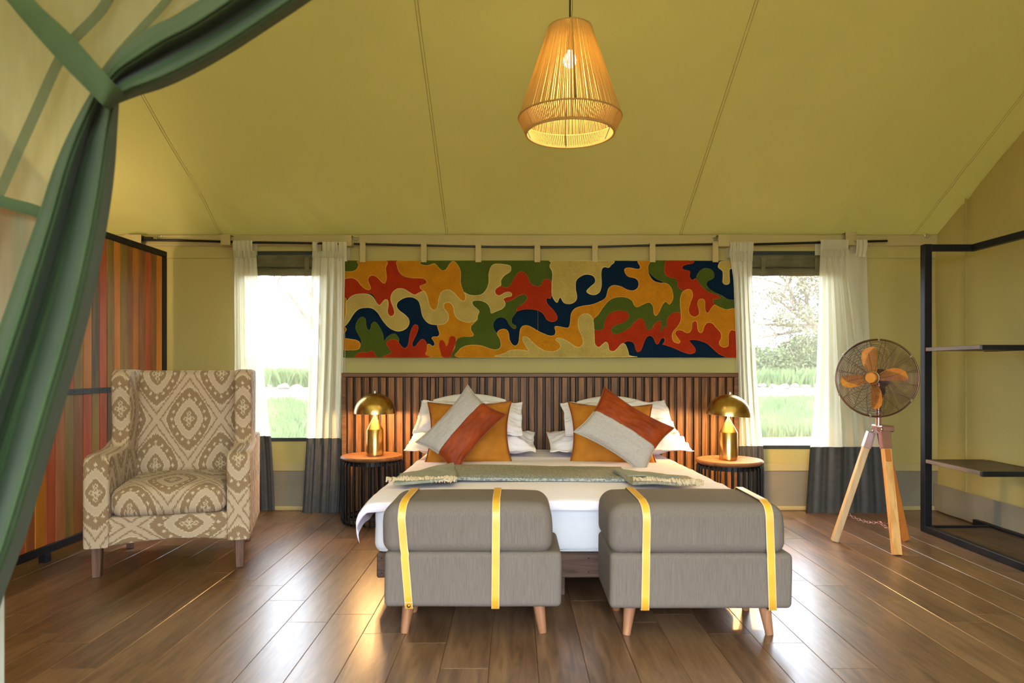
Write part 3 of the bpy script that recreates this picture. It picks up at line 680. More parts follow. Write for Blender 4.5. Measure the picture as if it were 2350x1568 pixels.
curtain('cream curtain with slate hem hanging right behind the armchair, left side of the left window',
        [(583, 535, 587), (640, 535, 590), (740, 535, 598), (860, 535, 604), (960, 535, 614), (1003, 535, 620), (1100, 535, 626), (1172, 535, 629)], 5, .4, 1003,
        tabs=((536, 581, 553, 587),), head=(576, 592))
curtain('cream curtain with slate hem between the left window and the headboard',
        [(583, 716, 793), (640, 713, 793), (740, 710, 791), (860, 706, 789), (960, 703, 785), (1008, 702, 784), (1100, 697, 782), (1190, 692, 778)], 4.5, 1.9, 1008,
        tabs=((718, 730, 556, 588), (741, 776, 556, 588), (778, 797, 556, 600)), head=(577, 592),
        back=[(600, 770, 791), (850, 772, 793), (1005, 768, 792), (1180, 766, 790)])
curtain('cream curtain with slate hem behind the right bedside lamp',
        [(583, 1673, 1728), (640, 1682, 1727), (740, 1687, 1731), (860, 1690, 1737), (960, 1692, 1745), (1026, 1693, 1752), (1100, 1694, 1755), (1185, 1695, 1757)], 4.5, 3.1, 1026,
        tabs=((1674, 1688, 556, 588), (1689, 1728, 556, 588)), head=(577, 600))
curtain('wide cream curtain with slate hem behind the tripod fan',
        [(575, 1880, 1946), (640, 1877, 1957), (740, 1875, 1972), (860, 1870, 1990), (960, 1862, 2012), (1028, 1856, 2026), (1100, 1851, 2031), (1196, 1845, 2036)], 5, 5.2, 1028,
        tabs=((1881, 1944, 551, 582), (1963, 1989, 551, 590)), head=(572, 590),
        back=[(582, 1948, 1990), (700, 1950, 1992), (860, 1975, 1998), (1025, 2000, 2034), (1180, 2005, 2042)], Y=YB-.11)

# ------------------------------------------------------------------ headboard
HX0, HX1, HT = -1.327, 1.724, 1.083; HBY = YB-.06; HF = HBY-.085
hb = thing('headboard', 'wide slatted walnut headboard behind the bed and both bedside tables', 'headboard', ((HX0+HX1)/2, HBY, 0))
g = G(); g.box((HX0+.02, HBY-.02, 0), (HX1-.02, HBY, HT-.01), .002); part('back_board', g, M['slatdark'], hb)
g = G(); g.box((HX0, HF-.004, HT-.032), (HX1, HBY, HT), .004); part('top_rail', g, M['headframe'], hb)
for xa in (HX0, HX1-.034):
    g = G(); g.box((xa, HF-.003, 0), (xa+.034, HBY, HT-.033), .003); part('end_post', g, M['headframe'], hb)
n = 47; st = (HX1-HX0-.068)/n; x = HX0+.034
rs = random.Random(3); sm = {}
for i in range(n):
    wd = (.034, .038, .041, .045)[rs.randrange(4)]; dp = (.0, .006, .012, .004)[rs.randrange(4)]
    key = (wd, dp)
    if key not in sm:
        g = G(); g.box((0, 0, 0), (wd, .062-dp, HT-.035), .003); sm[key] = g.mesh('slat', M['slat'])
    o = put('slat', sm[key], hb); xx = x+i*st+(st-wd)*.5; o.location = Vector((xx, HF+dp, .0))-hb.location
g = G(); g.box((0, 0, 0), (.017, .03, HT-.035), .002); nm = g.mesh('recessed_slat', M['slatdark'])
for i in range(n):
    o = put('recessed_slat', nm, hb); o.location = Vector((x+i*st-.0085+(.004 if i == 0 else 0), HF+.034, 0))-hb.location

# ------------------------------------------------------------------ bed
BX0, BX1, BF, BB = -.675, 1.075, 3.35, HF-.01
bed = thing('bed', 'double bed with rough wooden base and white fitted mattress', 'bed', ((BX0+BX1)/2, (BF+BB)/2, 0))
bx = bed
for nm_, a, b in (('foot_rail', (BX0+.01, BF+.02, .105), (BX1-.01, BF+.07, .225)), ('head_rail', (BX0+.01, BB-.06, .105), (BX1-.01, BB-.01, .225)),
                  ('side_rail', (BX0+.01, BF+.071, .105), (BX0+.06, BB-.061, .225)), ('side_rail', (BX1-.06, BF+.071, .105), (BX1-.01, BB-.061, .225))):
    g = G(); g.box(a, b, .006); part(nm_, g, M['pallet'], bed)
for k in range(11):
    yy_ = BF+.12+k*.172; g = G(); g.box((BX0+.062, yy_, .19), (BX1-.062, yy_+.09, .21), .002); part('bed_slat', g, M['pallet'], bed)
for px_ in (BX0+.05, .19, BX1-.11):
    for yy_ in (BF+.09, BB-.14):
        g = G(); g.box((px_, yy_, 0), (px_+.06, yy_+.06, .12 if abs(px_-.19) > .01 else .188), .003); part('leg', g, M['pallet'], bed)
for px_, pz in ((BX0+.035, .2), (BX0+.035, .13), (.36, .2), (.36, .135), (.45, .2)):
    g = G(); g.lathe([(0, 0), (.004, 0), (.004, .002), (0, .003)], (px_, BF+.0205, pz), 8, mx=Matrix.Rotation(PI/2, 3, 'X')); part('nail_head', g, M['black'], bed)
g = G(); g.rbox((BX0, BF, .226), (BX1, BB-.002, .468), .045, n=12, cs=4, fn=lambda p, d: p+Vector((.003*fbm(p.y*5, p.z*9, 1), .004*fbm(p.x*6, p.z*8, 2), 0)))
part('mattress', g, M['sheet'], bed, smooth='all')
g = G(); ring = []
for k, (zz) in enumerate((.44,)):
    g.tube([(BX0+.03, BF-.003, zz), (BX1-.03, BF-.003, zz)], .003, 6)
g.tube([(BX0+.03, BF-.003, .245), (BX1-.03, BF-.003, .245)], .003, 6)
part('mattress_seam', g, M['sheet'], bed)
# duvet
def duvet_pt(u, v):
    # v: 0 at head, 1 past the foot ; u: across, hems hang at both sides
    y = 5.22+(BF-.045-5.22)*min(1, v/.93)
    foot = max(0, (v-.86)/.14)
    wl = interp([(0, -.68), (.5, -.71), (.8, -.735), (1, -.745)], v); wr_ = interp([(0, 1.09), (.4, 1.13), (.8, 1.17), (1, 1.19)], v)
    drop = interp([(0, .12), (.5, .13), (.85, .11), (1, .105)], v)
    W_ = wr_-wl; edge = .10
    if u < edge: s = u/edge; x = wl+.0+.05*s*s; z = .478-drop*(1-s)+.02*s; x -= .015*math.sin(s*PI)
    elif u > 1-edge: s = (1-u)/edge; x = wr_-.05*s*s; z = .478-drop*(1-s)+.02*s; x += .015*math.sin(s*PI)
    else:
        s = (u-edge)/(1-2*edge); x = wl+.05+(W_-.1)*s; z = .498+.012*math.sin(s*PI)
    z += .006*fbm(x*1.3, y*7, 1)+.004*fbm(x*2.5, y*16, 4)*(.3+.7*(y > 4.2))
    if foot > 0:
        z -= .055*foot**1.6; y -= .018*math.sin(foot*PI/2)+.004*fbm(x*5, 0, 8)
        z += .006*fbm(x*6, 1, 3)*foot
        if u < edge: s = 1-u/edge; z -= .03*s*foot; x += .01*s*foot; y += .05*s*foot
    if u < edge or u > 1-edge: x += .012*fbm(0, y*5, 7)
    return Vector((x, y, z))
g = G(); g.grid(duvet_pt, 90, 80); g.grid(lambda u, v: duvet_pt(u, v)-Vector((0, -.004 if v > .9 else 0, .006)), 90, 80)
n1 = 91*81
for j in range(80):
    for i in (0, 90): a = j*91+i; b = a+91; g.f.append((a, b, b+n1, a+n1)); g.mi.append(0)
for i in range(90): a = 80*91+i; g.f.append((a, a+1, a+1+n1, a+n1)); g.mi.append(0)
duv = solo('duvet', g, M['duvet'], 'white duvet spread over the bed, its left corner hanging beside the mattress', 'duvet', 'all', org=(.2, 4.2, .49), recalc=False)
# throw
def patch(name, q, z, nx, ny, m_, parent, th=.010, seed=0, wav=.004):
    c = [onz(px, py, z) for px, py in q]       # TL TR BR BL
    def fn(u, v):
        p = (c[0]*(1-u)+c[1]*u)*(1-v)+(c[3]*(1-u)+c[2]*u)*v
        return p+Vector((.008*fbm(v*4, u*2, seed), 0, wav*fbm(p.x*7, p.y*9, seed)+wav*.5*math.sin(u*6+v*7+seed)))
    g = G(); g.grid(fn, nx, ny); g.grid(lambda u, v: fn(u, v)-Vector((0, 0, th)), nx, ny); k = (nx+1)*(ny+1)
    for j in range(ny):
        for i in (0, nx): a = j*(nx+1)+i; g.f.append((a, a+nx+1, a+nx+1+k, a+k)); g.mi.append(0)
    for i in range(nx):
        for j in (0, ny): a = j*(nx+1)+i; g.f.append((a, a+1, a+1+k, a+k)); g.mi.append(0)
    part(name, g, m_, parent, smooth=True, recalc=True); return fn
thr_ = thing('throw_blanket', 'sage green throw folded across the bed with fringed ends', 'blanket', onz(1240, 1085, .52))
ZT = .529
patch('folded_strip', [(1030, 1066), (1425, 1071), (1440, 1094), (1035, 1091)], ZT, 60, 12, M['throw'], thr_, .016)
patch('striped_border', [(1034, 1090), (1441, 1092), (1445, 1099), (1036, 1097)], ZT+.001, 60, 2, M['stripe'], thr_, .016)
patch('left_end', [(918, 1086), (1041, 1062), (1049, 1101), (903, 1106)], ZT+.014, 30, 16, M['throw2'], thr_, .014, 3, .007)
patch('right_end', [(1406, 1078), (1578, 1092), (1606, 1108), (1452, 1106)], ZT+.014, 30, 16, M['throw'], thr_, .014, 5, .005)
patch('turned_fold', [(1404, 1077), (1500, 1084), (1560, 1094), (1440, 1090)], ZT+.022, 16, 6, M['throw2'], thr_, .008, 6, .004)
def fringe(a, b, z, name):
    g = G(); rr = random.Random(5); N = 150
    A, B = onz(*a, z), onz(*b, z)
    for i in range(N):
        p = A.lerp(B, (i+rr.random())/N); p.z += rr.uniform(0, .008); q = p+Vector((rr.uniform(-.02, .02), -rr.uniform(.02, .05), -.012+rr.uniform(0, .012)))
        m_ = (p+q)/2+Vector((rr.uniform(-.008, .008), 0, rr.uniform(.004, .016))); g.tube([p+Vector((0, .02, 0)), m_, q], [.005, .0065, .003], 5)
    o = part('fringe', g, M['fringe'], thr_, smooth='all'); o['kind'] = 'stuff'
fringe((893, 1102), (1048, 1101), ZT+.01, 'f'); fringe((1456, 1102), (1612, 1109), ZT+.01, 'f')
# ------------------------------------------------------------------ pillows
def pillow_geo(wd, ht, T, k=.10, flange=0, seed=0, vr=(-1, 1), n=26, wr_=.006):
    g = G()
    def fn(sgn):
        def f(u, v):
            a = -1+2*u; b = vr[0]+(vr[1]-vr[0])*v
            x = wd/2*a*(1-k*(1-b*b)*abs(a)**3); y = ht/2*b*(1-k*(1-a*a)*abs(b)**3)
            ia, ib = (min(1, abs(a)*(1+flange)), min(1, abs(b)*(1+flange*wd/ht)))
            h = (max(0, 1-ia**2.2)**.55)*(max(0, 1-ib**2.2)**.55)
            z = sgn*(T/2*h+.002)+wr_*fbm(a*3+seed, b*3, seed)*(h+.15)+(wr_*.9*fbm(a*9, b*9+seed, 2) if flange or wr_ > .006 else 0)
            return Vector((x, y, z))
        return f
    g.grid(fn(1), n, n); g.grid(fn(-1), n, n); m_ = (n+1)*(n+1)
    for i in range(n):
        for a, b in ((i, i+1), (n*(n+1)+i, n*(n+1)+i+1), (i*(n+1), (i+1)*(n+1)), (i*(n+1)+n, (i+1)*(n+1)+n)):
            g.f.append((a, b, b+m_, a+m_)); g.mi.append(0)
    g.out = lambda t_: None
    return g, fn
def pmx(p, lean, roll, yaw=0):
    return Matrix.Translation(p) @ Matrix.Rotation(yaw, 4, 'Z') @ Matrix.Rotation(PI/2-lean, 4, 'X') @ Matrix.Rotation(roll, 4, 'Z')
def white_pillow(c, wd, ht, T, lean, roll, label, seed, fl=.10, m_='pillow', yaw=0, group='white pillows against the headboard', k=.02, nm='pillow'):
    g, f = pillow_geo(wd, ht, T, k, fl, seed, n=34, wr_=.010 if fl else .004); mx = pmx(c, lean, roll, yaw)
    if fl: g.v = [(x+.012*fbm(x*9, y*9, seed), y+.012*fbm(y*9, x*9, seed+3), z+.018*fbm(x*14, y*14, seed)+.010*fbm(x*5, y*22, seed)) for x, y, z in g.v]
    solo(nm, g, M[m_], label, 'pillow', 'all', group, org=c, recalc=True, xf=mx)
R = math.radians
def at3(px, py, Y): return at(px, py, Y)
white_pillow(Vector((-.335, 5.21, .665)), .54, .44, .10, R(8), 0, 'cream pillow leaning on the headboard behind the left ochre cushion', 1, 0, 'euro', group='cream pillows against the headboard', k=-.20)
white_pillow(Vector((.722, 5.21, .66)), .50, .42, .10, R(8), 0, 'cream pillow leaning on the headboard behind the right ochre cushion', 2, 0, 'euro', group='cream pillows against the headboard', k=-.20)
white_pillow(Vector((-.32, 5.01, .765)), .76, .40, .13, R(58), R(-2), 'white flanged pillow above the other on the lamp-lit left side of the bed', 3)
white_pillow(Vector((-.30, 4.97, .602)), .90, .45, .17, R(78), R(-1), 'lower white flanged pillow under the left ochre cushion', 4)
white_pillow(Vector((.745, 5.01, .765)), .78, .40, .13, R(58), R(2), 'white flanged pillow above the other on the right side of the bed', 5)
white_pillow(Vector((.73, 4.97, .602)), .98, .45, .17, R(78), R(1), 'lower white flanged pillow under the right ochre cushion', 6)
def cushion(px, py, Y, wd, ht, lean, roll, label, seed):
    c = at(px, py, Y); g, f = pillow_geo(wd*1.05, ht*1.05, .12, .13, 0, seed, n=30, wr_=.010); mx = pmx(c, lean, roll)
    t_ = thing('scatter_cushion', label, 'cushion', c, 'ochre suede cushions')
    part('suede_cover', g, M['orange'], t_, smooth='all', xf=mx)
    e = []
    fu = f(1)
    for k in range(20): e.append((k/20, 0))
    for k in range(20): e.append((1, k/20))
    for k in range(20): e.append((1-k/20, 1))
    for k in range(20): e.append((0, 1-k/20))
    pts = [mx @ Vector((fu(a, b).x*1.012, fu(a, b).y*1.012, .004*fbm(a*8, b*8, seed))) for a, b in e]
    g2 = G(); g2.tube(pts, .0045, 6, closed=True); part('edge_piping', g2, M['piping'], t_, smooth='all')
cushion(1076, 994, 4.70, .55, .475, R(36), R(1), 'square ochre suede cushion behind the grey and rust cushion on the left', 1)
cushion(1404, 998, 4.70, .55, .475, R(36), R(-2), 'square ochre suede cushion behind the grey and rust cushion on the right', 2)
def lumbar(px, py, Y, wd, ht, lean, roll, topm, label, seed):
    c = at(px, py, Y); mx = pmx(c, lean, roll); t_ = thing('two_tone_cushion', label, 'cushion', c, 'grey and rust cushions')
    for vr, which in (((-1, 0), 0), ((0, 1), 1)):
        g, f = pillow_geo(wd*1.06, ht*1.06, .13, .14, 0, seed, vr=vr, n=26, wr_=.009)
        lm = (topm == which); part('leather_half' if lm else 'linen_half', g, M['leather' if lm else 'linen'], t_, smooth='all', xf=mx)
        fu = f(1); e = [(k/16, 0) for k in range(17)] if which == 0 else [(k/16, 1) for k in range(17)]
        e = ([(0, k/10) for k in range(10, 0, -1)]+e+[(1, k/10) for k in range(1, 11)]) if which == 0 else ([(0, k/10) for k in range(0, 10)]+e+[(1, 1-k/10) for k in range(1, 11)])
        pts = [mx @ Vector((fu(a, b).x*1.01, fu(a, b).y*1.01, 0)) for a, b in e]
        g2 = G(); g2.tube(pts, .004, 6); part('edge_piping', g2, M['piping' if lm else 'linen'], t_, smooth='all')
lumbar(1059, 983, 4.43, .475, .305, R(25), R(51), 0, 'diamond-set cushion leaning left, grey linen upper half and rust leather lower half', 3)
lumbar(1432, 987, 4.43, .485, .355, R(25), R(-34), 1, 'diamond-set cushion leaning right, rust leather upper half and grey linen lower half', 4)
# ------------------------------------------------------------------ bedside tables
def side_table(c, zt, rad, label, rotz):
    t_ = thing('bedside_table', label, 'table', c, 'round wire drum bedside tables', rotz)
    g = G(); th = .028; g.lathe([(0, zt-th), (rad-.012, zt-th), (rad-.003, zt-th+.006), (rad, zt-th/2), (rad-.003, zt-.006), (rad-.010, zt), (0, zt)], n=64); part('table_top', g, M['tabletop'], t_, smooth=True, local=True)
    g = G(); r2 = rad-.008; g.lathe([(r2-.028, zt-th-.004), (r2-.028, zt-th-.034), (r2-.022, zt-th-.034), (r2-.022, zt-th-.004), (r2-.028, zt-th-.004)], n=48); part('top_ring', g, M['black'], t_, smooth=True, local=True)
    for rr, z in ((r2-.025, .012), (r2-.03, .045)):
        g = G(); g.tube([(rr*math.cos(k*PI/24), rr*math.sin(k*PI/24), z) for k in range(48)], .006, 6, closed=True); part('bottom_ring', g, M['black'], t_, smooth='all', local=True)
    pts = [(r2-.022, 0, zt-th-.012), (r2-.008, 0, zt-th-.010), (r2-.001, 0, zt-th-.02), (r2, 0, zt-th-.05), (r2, 0, .06), (r2-.002, 0, .02), (r2-.012, 0, .007), (r2-.03, 0, .0065)]
    g = G(); g.tube(pts, .0058, 6); me = g.mesh('rod', M['black'], 'all')
    for k in range(34):
        o = put('rod', me, t_); o.rotation_euler = (0, 0, 2*PI*k/34)
    return t_
TL = (-1.037, 5.09, 0); TR = (1.50, 4.86, 0)
side_table(TL, .4855, .226, 'round wire drum bedside table left of the bed', .03)
side_table(TR, .4855, .229, 'round wire drum bedside table right of the bed', .08)
def table_lamp(c, label, tilt, power):
    t_ = thing('table_lamp', label, 'lamp', c, 'brass mushroom lamps')
    g = G(); g.lathe([(0, 0), (.060, 0), (.0625, .003), (.0625, .188), (.060, .1925), (.008, .288), (.008, .29), (0, .29)], n=48); part('lamp_base', g, M['brass'], t_, smooth=True, local=True)
    g = G(); g.lathe([(.0085, .285), (.0085, .31), (.0085, .325), (0, .325)], n=20); part('stem', g, M['brass'], t_, smooth=True, local=True)
    R0 = .150; H0 = .148; zb = .305; prof = []
    for k in range(15): a = PI/2*k/14; prof.append((R0*math.cos(a), H0*math.sin(a)))
    mx = Matrix.Rotation(tilt, 4, 'Y')
    inn = [(r*.985, z*.985-.0005) for r, z in prof[::-1]]
    g = G(); g.lathe(prof, (0, 0, zb), 56, mx=mx); g.lathe([(R0, 0), (R0*.985, -.0005)], (0, 0, zb), 56, mx=mx)
    sh = part('lamp_shade', g, M['brass'], t_, smooth='all', local=True, recalc=False)
    g = G(); g.lathe(inn, (0, 0, zb-.0004), 56, mx=mx); part('shade_lining', g, M['brassin'], sh, smooth='all', local=True, recalc=False)
    g = G(); top = mx @ Vector((0, 0, H0)); g.lathe([(0, 0), (.011, 0), (.011, .006), (.008, .008), (.008, .016), (0, .016)], top+Vector((0, 0, zb)), 16); part('finial', g, M['steel'], t_, smooth=True, local=True)
    g = G(); 
    for s_ in (-1, 1): g.lathe([(0, -.022), (.012, -.02), (.018, -.008), (.018, .006), (.010, .022), (0, .025)], (s_*.055, 0, zb+.045), 14)
    part('bulb', g, M['bulb'], t_, smooth='all', local=True)
    for s_ in (-1, 1):
        L = bpy.data.lights.new('lamp_light', 'POINT'); L.energy = power/2; L.color = (1, .56, .22); L.shadow_soft_size = .02
        o = bpy.data.objects.new('lamp_light', L); COL.objects.link(o); o.location = Vector(c)+Vector((s_*.055, 0, zb+.012))
    return t_
table_lamp((-1.035+.022, 5.07, .4856), 'brass dome lamp on the left bedside table', R(.3), 19)
table_lamp((1.487, 4.84, .4856), 'brass dome lamp on the right bedside table, its shade tilted', R(4.2), 36)
# ------------------------------------------------------------------ ottomans
def ottoman(x0, x1, lx0, lx1, y0, y1, straps, label, zo=0):
    t_ = thing('ottoman', label, 'ottoman', ((x0+x1)/2, (y0+y1)/2, 0), 'taupe storage ottomans')
    zb, zs, zt = .125, .345, .552
    def soft(p, d): return p+Vector((.002*fbm(p.z*9, p.y*4, 2), .003*fbm(p.x*5, p.z*8, x0), 0))
    g = G(); g.rbox((x0, y0, zb), (x1, y1, zs+.01), .022, fn=soft, n=12); base = part('base_box', g, M['ott'], t_, smooth='all')
    def puff(p, d):
        q = soft(p, d); 
        fx = 1-min(1, abs(d.x)/((lx1-lx0)/2))**4; fy = 1-min(1, abs(d.y)/((y1-y0)/2))**4
        if d.z > 0: q.z += .012*fx*fy
        q.x *= 1.0; 
        if d.z > 0: s_ = (d.z/.10)**2; q.x -= .012*s_*(1 if d.x > 0 else -1)*min(1, abs(d.x)/.3)
        return q
    g = G(); g.rbox((lx0, y0+.002, zs), (lx1, y1, zt), .052, fn=puff, n=14, cs=6); lid = part('cushioned_lid', g, M['ott'], t_, smooth='all')
    for sx in (0, 1):
        for sy in (0, 1):
            xt = x0+.095 if sx == 0 else x1-.095; yt = y0+.075 if sy == 0 else y1-.075
            g = G(); g.tube([(xt, yt, zb+.004), (xt+(-.018 if sx == 0 else .018), yt+(-.015 if sy == 0 else .015), 0)], [.027, .0165], 18)
            part('leg', g, M['beech'], t_, smooth=True)
    lr = .052
    for (xt, xl, xb) in straps:                # x on the top back, on the lid front, at the bottom
        path = [(y1+.003, zb+.05, xt), (y1+.003, zt-.06, xt), (y1-.018, zt-.004, xt)]
        for k in range(5): path.append((y1-.05-(y1-y0-.11)*k/4, zt+.014, xt+(xl-xt)*(.1+.8*k/4)*.4))
        for k in range(6): a = PI/2*k/5; path.append((y0+lr-.004-lr*math.sin(a), zt-lr+.004+(lr+.004)*math.cos(a), xt+(xl-xt)*(.45+.55*k/5)))
        for k in range(6): zz = zt-.06-(zt-.06-zs-.03)*k/5; path.append((y0-.0055, zz, xl+(xb-xl)*(zt-.06-zz)/(zt-.06-zb)))
        path.append((y0-.007, zs+.006, xl+(xb-xl)*.47))
        for k in range(5): zz = zs-.01-(zs-.01-zb)*k/4; path.append((y0-.0065, zz, xl+(xb-xl)*(zt-.06-zz)/(zt-.06-zb)))
        path.append((y0+.01, zb-.004, xb)); path.append((y0+.06, zb-.004, xb))
        g = G(); hw = .0165; vs = []; fs = []; mi = []; cols = (-hw, -hw+.0028, hw-.0028, hw)
        for y, z, x in path:
            for cxx in cols: vs.append((x+cxx, y, z))
        for i in range(len(path)-1):
            for j in range(3): a = i*4+j; fs.append((a, a+1, a+5, a+4)); mi.append(0 if j == 1 else 1)
        g.add(vs, fs); g.mi = mi
        o = part('strap', g, [M['strap'], M['strapedge']], t_, smooth='all', recalc=False)
        md = o.modifiers.new('solid', 'SOLIDIFY'); md.thickness = .0025; md.offset = 0
    return t_
o1 = ottoman(-.541, .198, -.553, .162, 2.89, 3.27, [(-.455, -.466, -.435), (-.075, -.075, -.078)], 'left taupe ottoman at the foot of the bed, strap ending in a stud')
o2 = ottoman(.395, 1.150, .392, 1.128, 2.87, 3.29, [(.535, .545, .538), (1.045, 1.050, 1.062)], 'right taupe ottoman at the foot of the bed')
g = G(); g.lathe([(0, .004), (.006, .003), (.008, 0)], (0, 0, 0), 16, mx=Matrix.Rotation(PI/2, 3, 'X')); g.v = [(x-.4355, y+2.8795, z+.137) for x, y, z in g.v]; part('brass_stud', g, M['brass'], o1, smooth='all')
g = G(); g.box((-.451, 2.8792, .15), (-.420, 2.8812, .152)); part('strap_tip_stitch', g, M['strapedge'], o1)
# ------------------------------------------------------------------ wingback armchair (built facing -Y, then turned)
CR_ = math.radians(16); CO = Vector((-2.272, 3.665, 0)); W_ = .83
chair = thing('wingback_armchair', 'beige ikat patterned wingback armchair by the wooden divider', 'armchair', CO, rotz=CR_)
def uvfix(me, mode, ox=0, oy=0):
    ul = me.uv_layers.new(name='UVMap') if not me.uv_layers else me.uv_layers[0]
    for p in me.polygons:
        n = p.normal
        for li in p.loop_indices:
            v = me.vertices[me.loops[li].vertex_index].co
            if abs(n.x) > .75: uvv = (v.y+ox, v.z+oy)
            else: uvv = (v.x+ox, v.z+(v.y if mode == 'roll' else 0)+oy) if mode != 'side' else (v.z+ox, v.x*1.0+oy)
            ul.data[li].uv = uvv
def cpart(name, g, mode='front', ox=0, oy=0, smooth='all', parent=None):
    me = g.mesh(name, M['ikat'], smooth); uvfix(me, mode, ox, oy); return put(name, me, parent or chair)
CXM = W_/2
# back rest : medallion centred at z .80
def bk(p, d):
    q = Vector(p); q.y += (p.z-.3)*.10; q.y -= .018*(1-min(1, abs(d.x)/.36)**2)*(1-min(1, abs(d.z)/.4)**2) if d.y < 0 else 0; return q
g = G(); g.rbox((.075, .60, .30), (W_-.075, .74, 1.105), .045, fn=bk, n=12); cpart('backrest', g, 'front', -CXM+.0, -.80)
def st_(p, d):
    q = Vector(p); fx = 1-min(1, abs(d.x)/.3)**3; q.z += (.030*fx*(1-min(1, abs(d.y)/.3)**3) if d.z > 0 else -.004*fx); q.y -= .012*fx if d.y < 0 else 0; return q
g = G(); g.rbox((.128, -.005, .325), (W_-.128, .64, .475), .05, fn=st_, n=12, cs=5); cpart('seat_cushion', g, 'roll', -CXM, -.62)
g = G(); g.rbox((.11, .012, .165), (W_-.11, .70, .322), .015, n=10, fn=lambda p, d: p+Vector((0, 0, .022*(1-min(1, abs(d.x)/.3)**2)*max(0, -d.z/.078)))); cpart('front_apron', g, 'side', -.27, -CXM-.10)
def prism(prof, x0, x1, bev, seg=3):
    bm = bmesh.new(); a = [bm.verts.new((x0, y, z)) for y, z in prof]; b = [bm.verts.new((x1, y, z)) for y, z in prof]; n = len(prof)
    bm.faces.new(a); bm.faces.new(b[::-1])
    for i in range(n): bm.faces.new((a[i], b[i], b[(i+1) % n], a[(i+1) % n]))
    bmesh.ops.recalc_face_normals(bm, faces=bm.faces)
    cap = [e for e in bm.edges if abs(e.verts[0].co.x-e.verts[1].co.x) < 1e-6]
    bmesh.ops.bevel(bm, geom=cap, offset=bev, segments=seg, profile=.6, affect='EDGES')
    me = bpy.data.meshes.new('p'); bm.to_mesh(me); bm.free()
    me.materials.append(M['ikat']); me.polygons.foreach_set('use_smooth', [True]*len(me.polygons)); me.set_sharp_from_angle(angle=math.radians(50)); return me
arm = [(0, .165), (0, .60), (.008, .630), (.03, .648), (.07, .655), (.2, .655), (.33, .66), (.42, .675), (.5, .70), (.74, .70), (.72, .165)]
wing = [(.30, .645), (.385, .672), (.425, .72), (.44, .80), (.43, .90), (.415, 1.0), (.412, 1.06), (.43, 1.095), (.47, 1.11), (.60, 1.112), (.775, 1.108), (.745, .60), (.5, .62)]
for sd_, (a0, a1, w0, w1) in enumerate(((0, .125, .028, .128), (W_-.125, W_, W_-.128, W_-.028))):
    me = prism(arm, a0, a1, .02); uvfix(me, 'front', -(a0+a1)/2, -.62 if sd_ else -.46); put('armrest', me, chair)
    me = prism(wing, w0, w1, .022); uvfix(me, 'front', -(w0+w1)/2, -.88); put('wing', me, chair)
for (lx, ly) in ((.03, .035), (W_-.085, .035), (.05, .66), (W_-.10, .66)):
    g = G(); g.box((lx, ly, 0), (lx+.052, ly+.05, .175), .004); 
    g.v = [(lx+.026+(x-lx-.026)*(.80+.2*z/.175), y, z) for x, y, z in g.v]
    me = g.mesh('leg', M['chairleg']); put('leg', me, chair)
# ------------------------------------------------------------------ wooden divider on the left
DX = -2.70
dv = thing('room_divider', 'reclaimed wood divider of red, orange and olive slats in a black frame', 'divider', (DX, 4.2, 0))
ys0, ys1 = 2.75, 5.34
for (a, b) in (((DX-.03, ys0, .05), (DX+.012, ys1+.06, .098)), ((DX-.03, ys0, 1.975), (DX+.012, ys1+.06, 2.02)), ((DX-.03, ys1, .098), (DX+.012, ys1+.06, 1.975)), ((DX-.03, ys0-.045, .05), (DX+.012, ys0, 2.02))):
    g = G(); g.box(a, b, .003); part('frame_bar', g, M['black'], dv)
for yy_ in (ys0, 4.0, ys1): g = G(); g.box((DX-.03, yy_, 0), (DX+.012, yy_+.05, .05), .002); part('foot', g, M['black'], dv)
g = G(); g.box((DX+.0125, ys0+.01, .958), (DX+.017, ys1-.01, .992), .001); band_ = part('metal_band', g, M['black'], dv)
g = G(); 
for k in range(30): g.lathe([(0, .003), (.0035, .002), (.004, 0)], (DX+.0172, ys0+.06+k*.085, .975), 8, mx=Matrix.Rotation(PI/2, 3, 'Y'))
o = part('band_rivets', g, M['winframe'], band_); o['kind'] = 'stuff'
rs = random.Random(11); pal = [6, 1, 2, 0, 2, 3, 1, 4, 0, 5]
y = ys1-.004; i = 0
seq_hi = [3, 4, 1, 4, 0, 4, 2, 3, 2, 1, 6, 0, 2, 1, 3, 2, 5, 0, 6, 1, 4, 3, 0, 2, 1, 5, 3, 4, 0, 2, 6, 1]
seq_lo = [4, 1, 0, 4, 1, 4, 0, 2, 6, 1, 2, 1, 4, 2, 5, 1, 3, 5, 1, 2, 0, 5, 2, 1, 4, 0, 5, 2, 1, 0, 4, 1]
while y > ys0+.02:
    wd = .086+rs.uniform(-.012, .008); ya = max(ys0, y-wd)
    for z0_, z1_, sq in ((.0985, .9755, seq_lo), (.9765, 1.9745, seq_hi)):
        g = G(); d_ = rs.uniform(0, .004); g.box((DX-.012, ya+.0015, z0_), (DX+.010-d_, y-.0015, z1_), .0025); part('slat', g, M['div%d' % sq[i % 32]], dv)
    y = ya; i += 1
